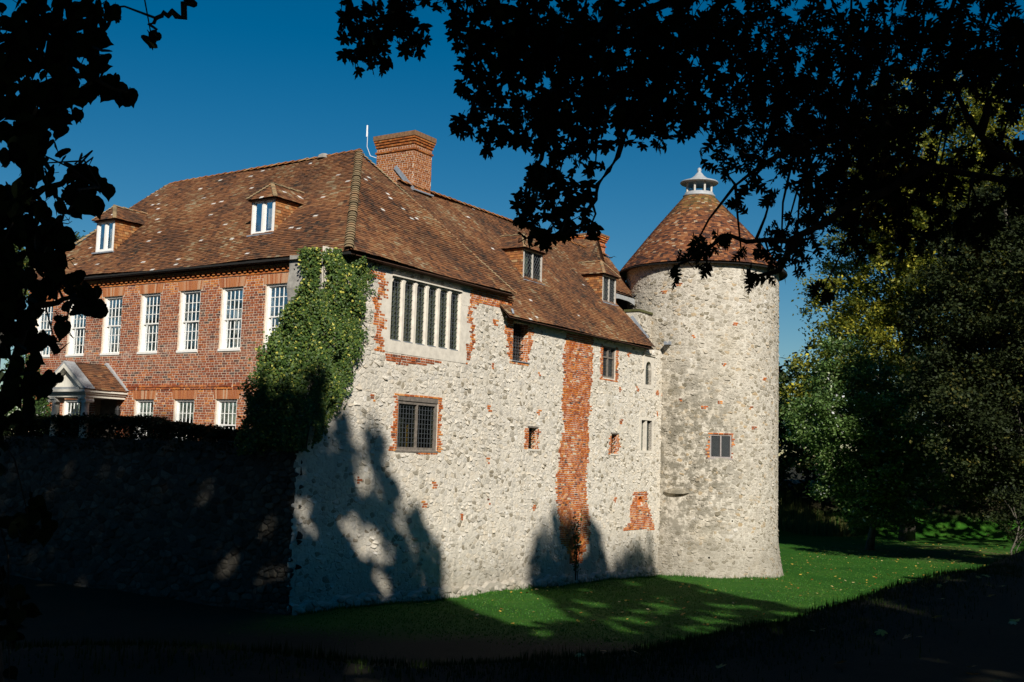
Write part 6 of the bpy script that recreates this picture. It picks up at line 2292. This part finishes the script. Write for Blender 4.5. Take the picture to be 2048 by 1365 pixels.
g_ = instanced('woodland', RHOMB_V, RHOMB_F, rand_rots(len(wp), .4), wp, rng.uniform(.45, .95, len(wp)), rng.random(len(wp)) * .75, 'shade_leaf', None, 'stuff')
tag(g_, 'dark wood beyond the moat, with unseen trees added to block light', 'woodland')

# ---- grass, fallen leaves, small plants
BLADE_V = [(-.5, 0, 0), (.5, 0, 0), (.15, .25, 1)]
BLADE_F = [(0, 1, 2)]


def blades(name, x, y, h, wd, mat, lean=.35, kind='stuff', parent=None, zoff=0):
    n = len(x)
    z = ground_z(x, y) + zoff
    az = rng.uniform(0, 2 * math.pi, n)
    M3 = np.zeros((n, 3, 3))
    M3[:, 0, 0] = np.cos(az) * wd
    M3[:, 1, 0] = np.sin(az) * wd
    M3[:, 0, 1] = -np.sin(az) * h * lean
    M3[:, 1, 1] = np.cos(az) * h * lean
    M3[:, 2, 2] = h
    return instanced(name, BLADE_V, BLADE_F, M3, np.stack([x, y, z], 1), np.ones(n), np.clip(rng.normal(.5, .22, n), 0, 1), mat, parent, kind)


n = 190000
d = 14 + 63 * rng.random(n) ** 1.5
ang = rng.uniform(-.5, .47, n)
x, y = d * np.sin(ang), d * np.cos(ang)
s_ = (x - K[0]) * dR[0] + (y - K[1]) * dR[1]
o_ = (x - K[0]) * nR[0] + (y - K[1]) * nR[1]
ok = (foot_dist(x, y) < .2) & (y > 27 + rng.normal(0, .7, n)) & (x > -5.2 + rng.normal(0, .7, n)) & (o_ > .12) & (np.hypot(x - TWR[0], y - TWR[1]) > 3.72)
x, y = x[ok], y[ok]
g_ = blades('lawn_grass', x, y, rng.uniform(.02, .055, len(x)), rng.uniform(.02, .04, len(x)), 'grass_blade', .8)
tag(g_, 'short mown grass covering the floor of the dry moat', 'grass')
# longer tufts on the crest of the near bank and along the foot of the walls
n = 26000
t = rng.random(n)
cx = np.interp(t, [0, .2, .45, .7, 1], [-4, 0.4, 3.4, 8.9, 24.0])
cy = np.interp(t, [0, .2, .45, .7, 1], [8.2, 8.8, 12.2, 20.0, 44.0])
x, y = cx + rng.normal(0, .5, n), cy + rng.normal(0, .5, n)
h = np.clip(rng.normal(.038, .018, n), .015, .1) * (1 + .8 * (np.sin(x * 3.1) * np.sin(y * 2.3) > .4))
g_ = blades('bank_grass', x, y, h, rng.uniform(.008, .014, n), 'shade_grass', .6)
tag(g_, 'longer dark grass fringing the crest of the near bank', 'grass')
n = 9000
u = rng.uniform(-1.5, 21, n)
w = np.abs(rng.normal(.16, .06, n))
q = K[None, :2] + dR[None, :2] * u[:, None] + nR[None, :2] * w[:, None]
g_ = blades('verge_grass', q[:, 0], q[:, 1], rng.uniform(.03, .10, n) * (1 + 1.6 * (rng.random(n) < .08)), rng.uniform(.012, .025, n), 'grass_blade', .5)
tag(g_, 'uncut grass along the foot of the stone wall', 'grass')
n = 4000
an = rng.uniform(-1.9, 1.9, n)
rr_ = 3.72 + np.abs(rng.normal(.04, .07, n))
g_ = blades('tower_verge_grass', TWR[0] + np.sin(an) * rr_, TWR[1] - np.cos(an) * rr_, rng.uniform(.03, .10, n) * (1 + 1.6 * (rng.random(n) < .08)), rng.uniform(.012, .025, n), 'grass_blade', .5)
tag(g_, 'uncut grass around the foot of the round tower', 'grass')
n = 3200
x, y = rng.uniform(17.5, 25, n), rng.uniform(80.6, 83.2, n)
g_ = blades('tall_grass', x, y, rng.uniform(.5, 1.25, n), rng.uniform(.03, .06, n), 'tall_grass_blade', .25)
tag(g_, 'tall straw coloured grass on the bank between tower and pale tree', 'grass')
n = 1500
x = np.concatenate([rng.uniform(10, 33, 1250), rng.uniform(-3, 8, 130), rng.uniform(0, 9, 120)])
y = np.concatenate([rng.uniform(42, 78, 1250), rng.uniform(30, 44, 130), rng.uniform(8, 18, 120)])
pos = np.stack([x, y, ground_z(x, y) + .04], 1)
ok = (np.hypot(x - TWR[0], y - TWR[1]) > 4) & (((x - K[0]) * nR[0] + (y - K[1]) * nR[1]) > .3)
pos = pos[ok]
g_ = instanced('fallen_leaves', *SYC_LEAF, rand_rots(len(pos), 2.0), pos, rng.uniform(.07, .15, len(pos)), rng.random(len(pos)), 'fallen_leaf', None, 'stuff')
tag(g_, 'yellow and brown fallen leaves scattered over the lawn', 'leaves')
# self-sown plant in front of the low arch
pb_ = WR(13.1, -.3, .35)
pl_ = thing('wall_plant', pb_, 'tall narrow green plant growing in front of the low arch in the stone wall', 'plant')
st = MB()
lp = []
for k in range(6):
    tx_, ty_ = random.uniform(-.28, .28), random.uniform(1.5, 2.6)
    a = pb_ + dR * tx_ * .3
    e = pb_ + dR * tx_ + ZU * ty_ + nR * random.uniform(-.1, .1)
    st.tube([a, (a + e) / 2 + dR * .03, e], [.014, .010, .004], 5)
    for q_ in range(46):
        f_ = .15 + .85 * random.random()
        lp.append(a + (e - a) * f_ + np.array([random.gauss(0, .05), random.gauss(0, .05), random.gauss(0, .04)]))
st.build('stem', 'bark', pl_)
lp = np.array(lp)
instanced('foliage', *IVY_LEAF, hang_rots(len(lp), -.4, .8), lp, rng.uniform(.07, .13, len(lp)), rng.random(len(lp)) * .5, 'ivy_leaf', pl_, 'stuff', loc=LOC[pl_.name])
# bird gliding past the roof
bc = np.array([5.16, 59.21, 14.93])
bird = thing('bird', bc, 'small dark bird gliding in the sky between second chimney and tower', 'bird')
bm = MB()
bm.tube([bc + np.array([-.10, .0, -.01]), bc + np.array([-.04, 0, 0]), bc + np.array([.06, 0, .01]), bc + np.array([.13, 0, .02])], [.005, .035, .03, .008], 8)
bm.build('body', 'bird_black', bird, True)
for sg in (-1, 1):
    wg = MB()
    wg.add([bc + np.array([sg * .02, -.05, .01]), bc + np.array([sg * .02, .06, .01]), bc + np.array([sg * .18, .07, .09]), bc + np.array([sg * .18, -.03, .10]), bc + np.array([sg * .36, .05, .03])],
           [(0, 1, 2, 3), (3, 2, 4)])
    wg.build('wing', 'bird_black', bird)
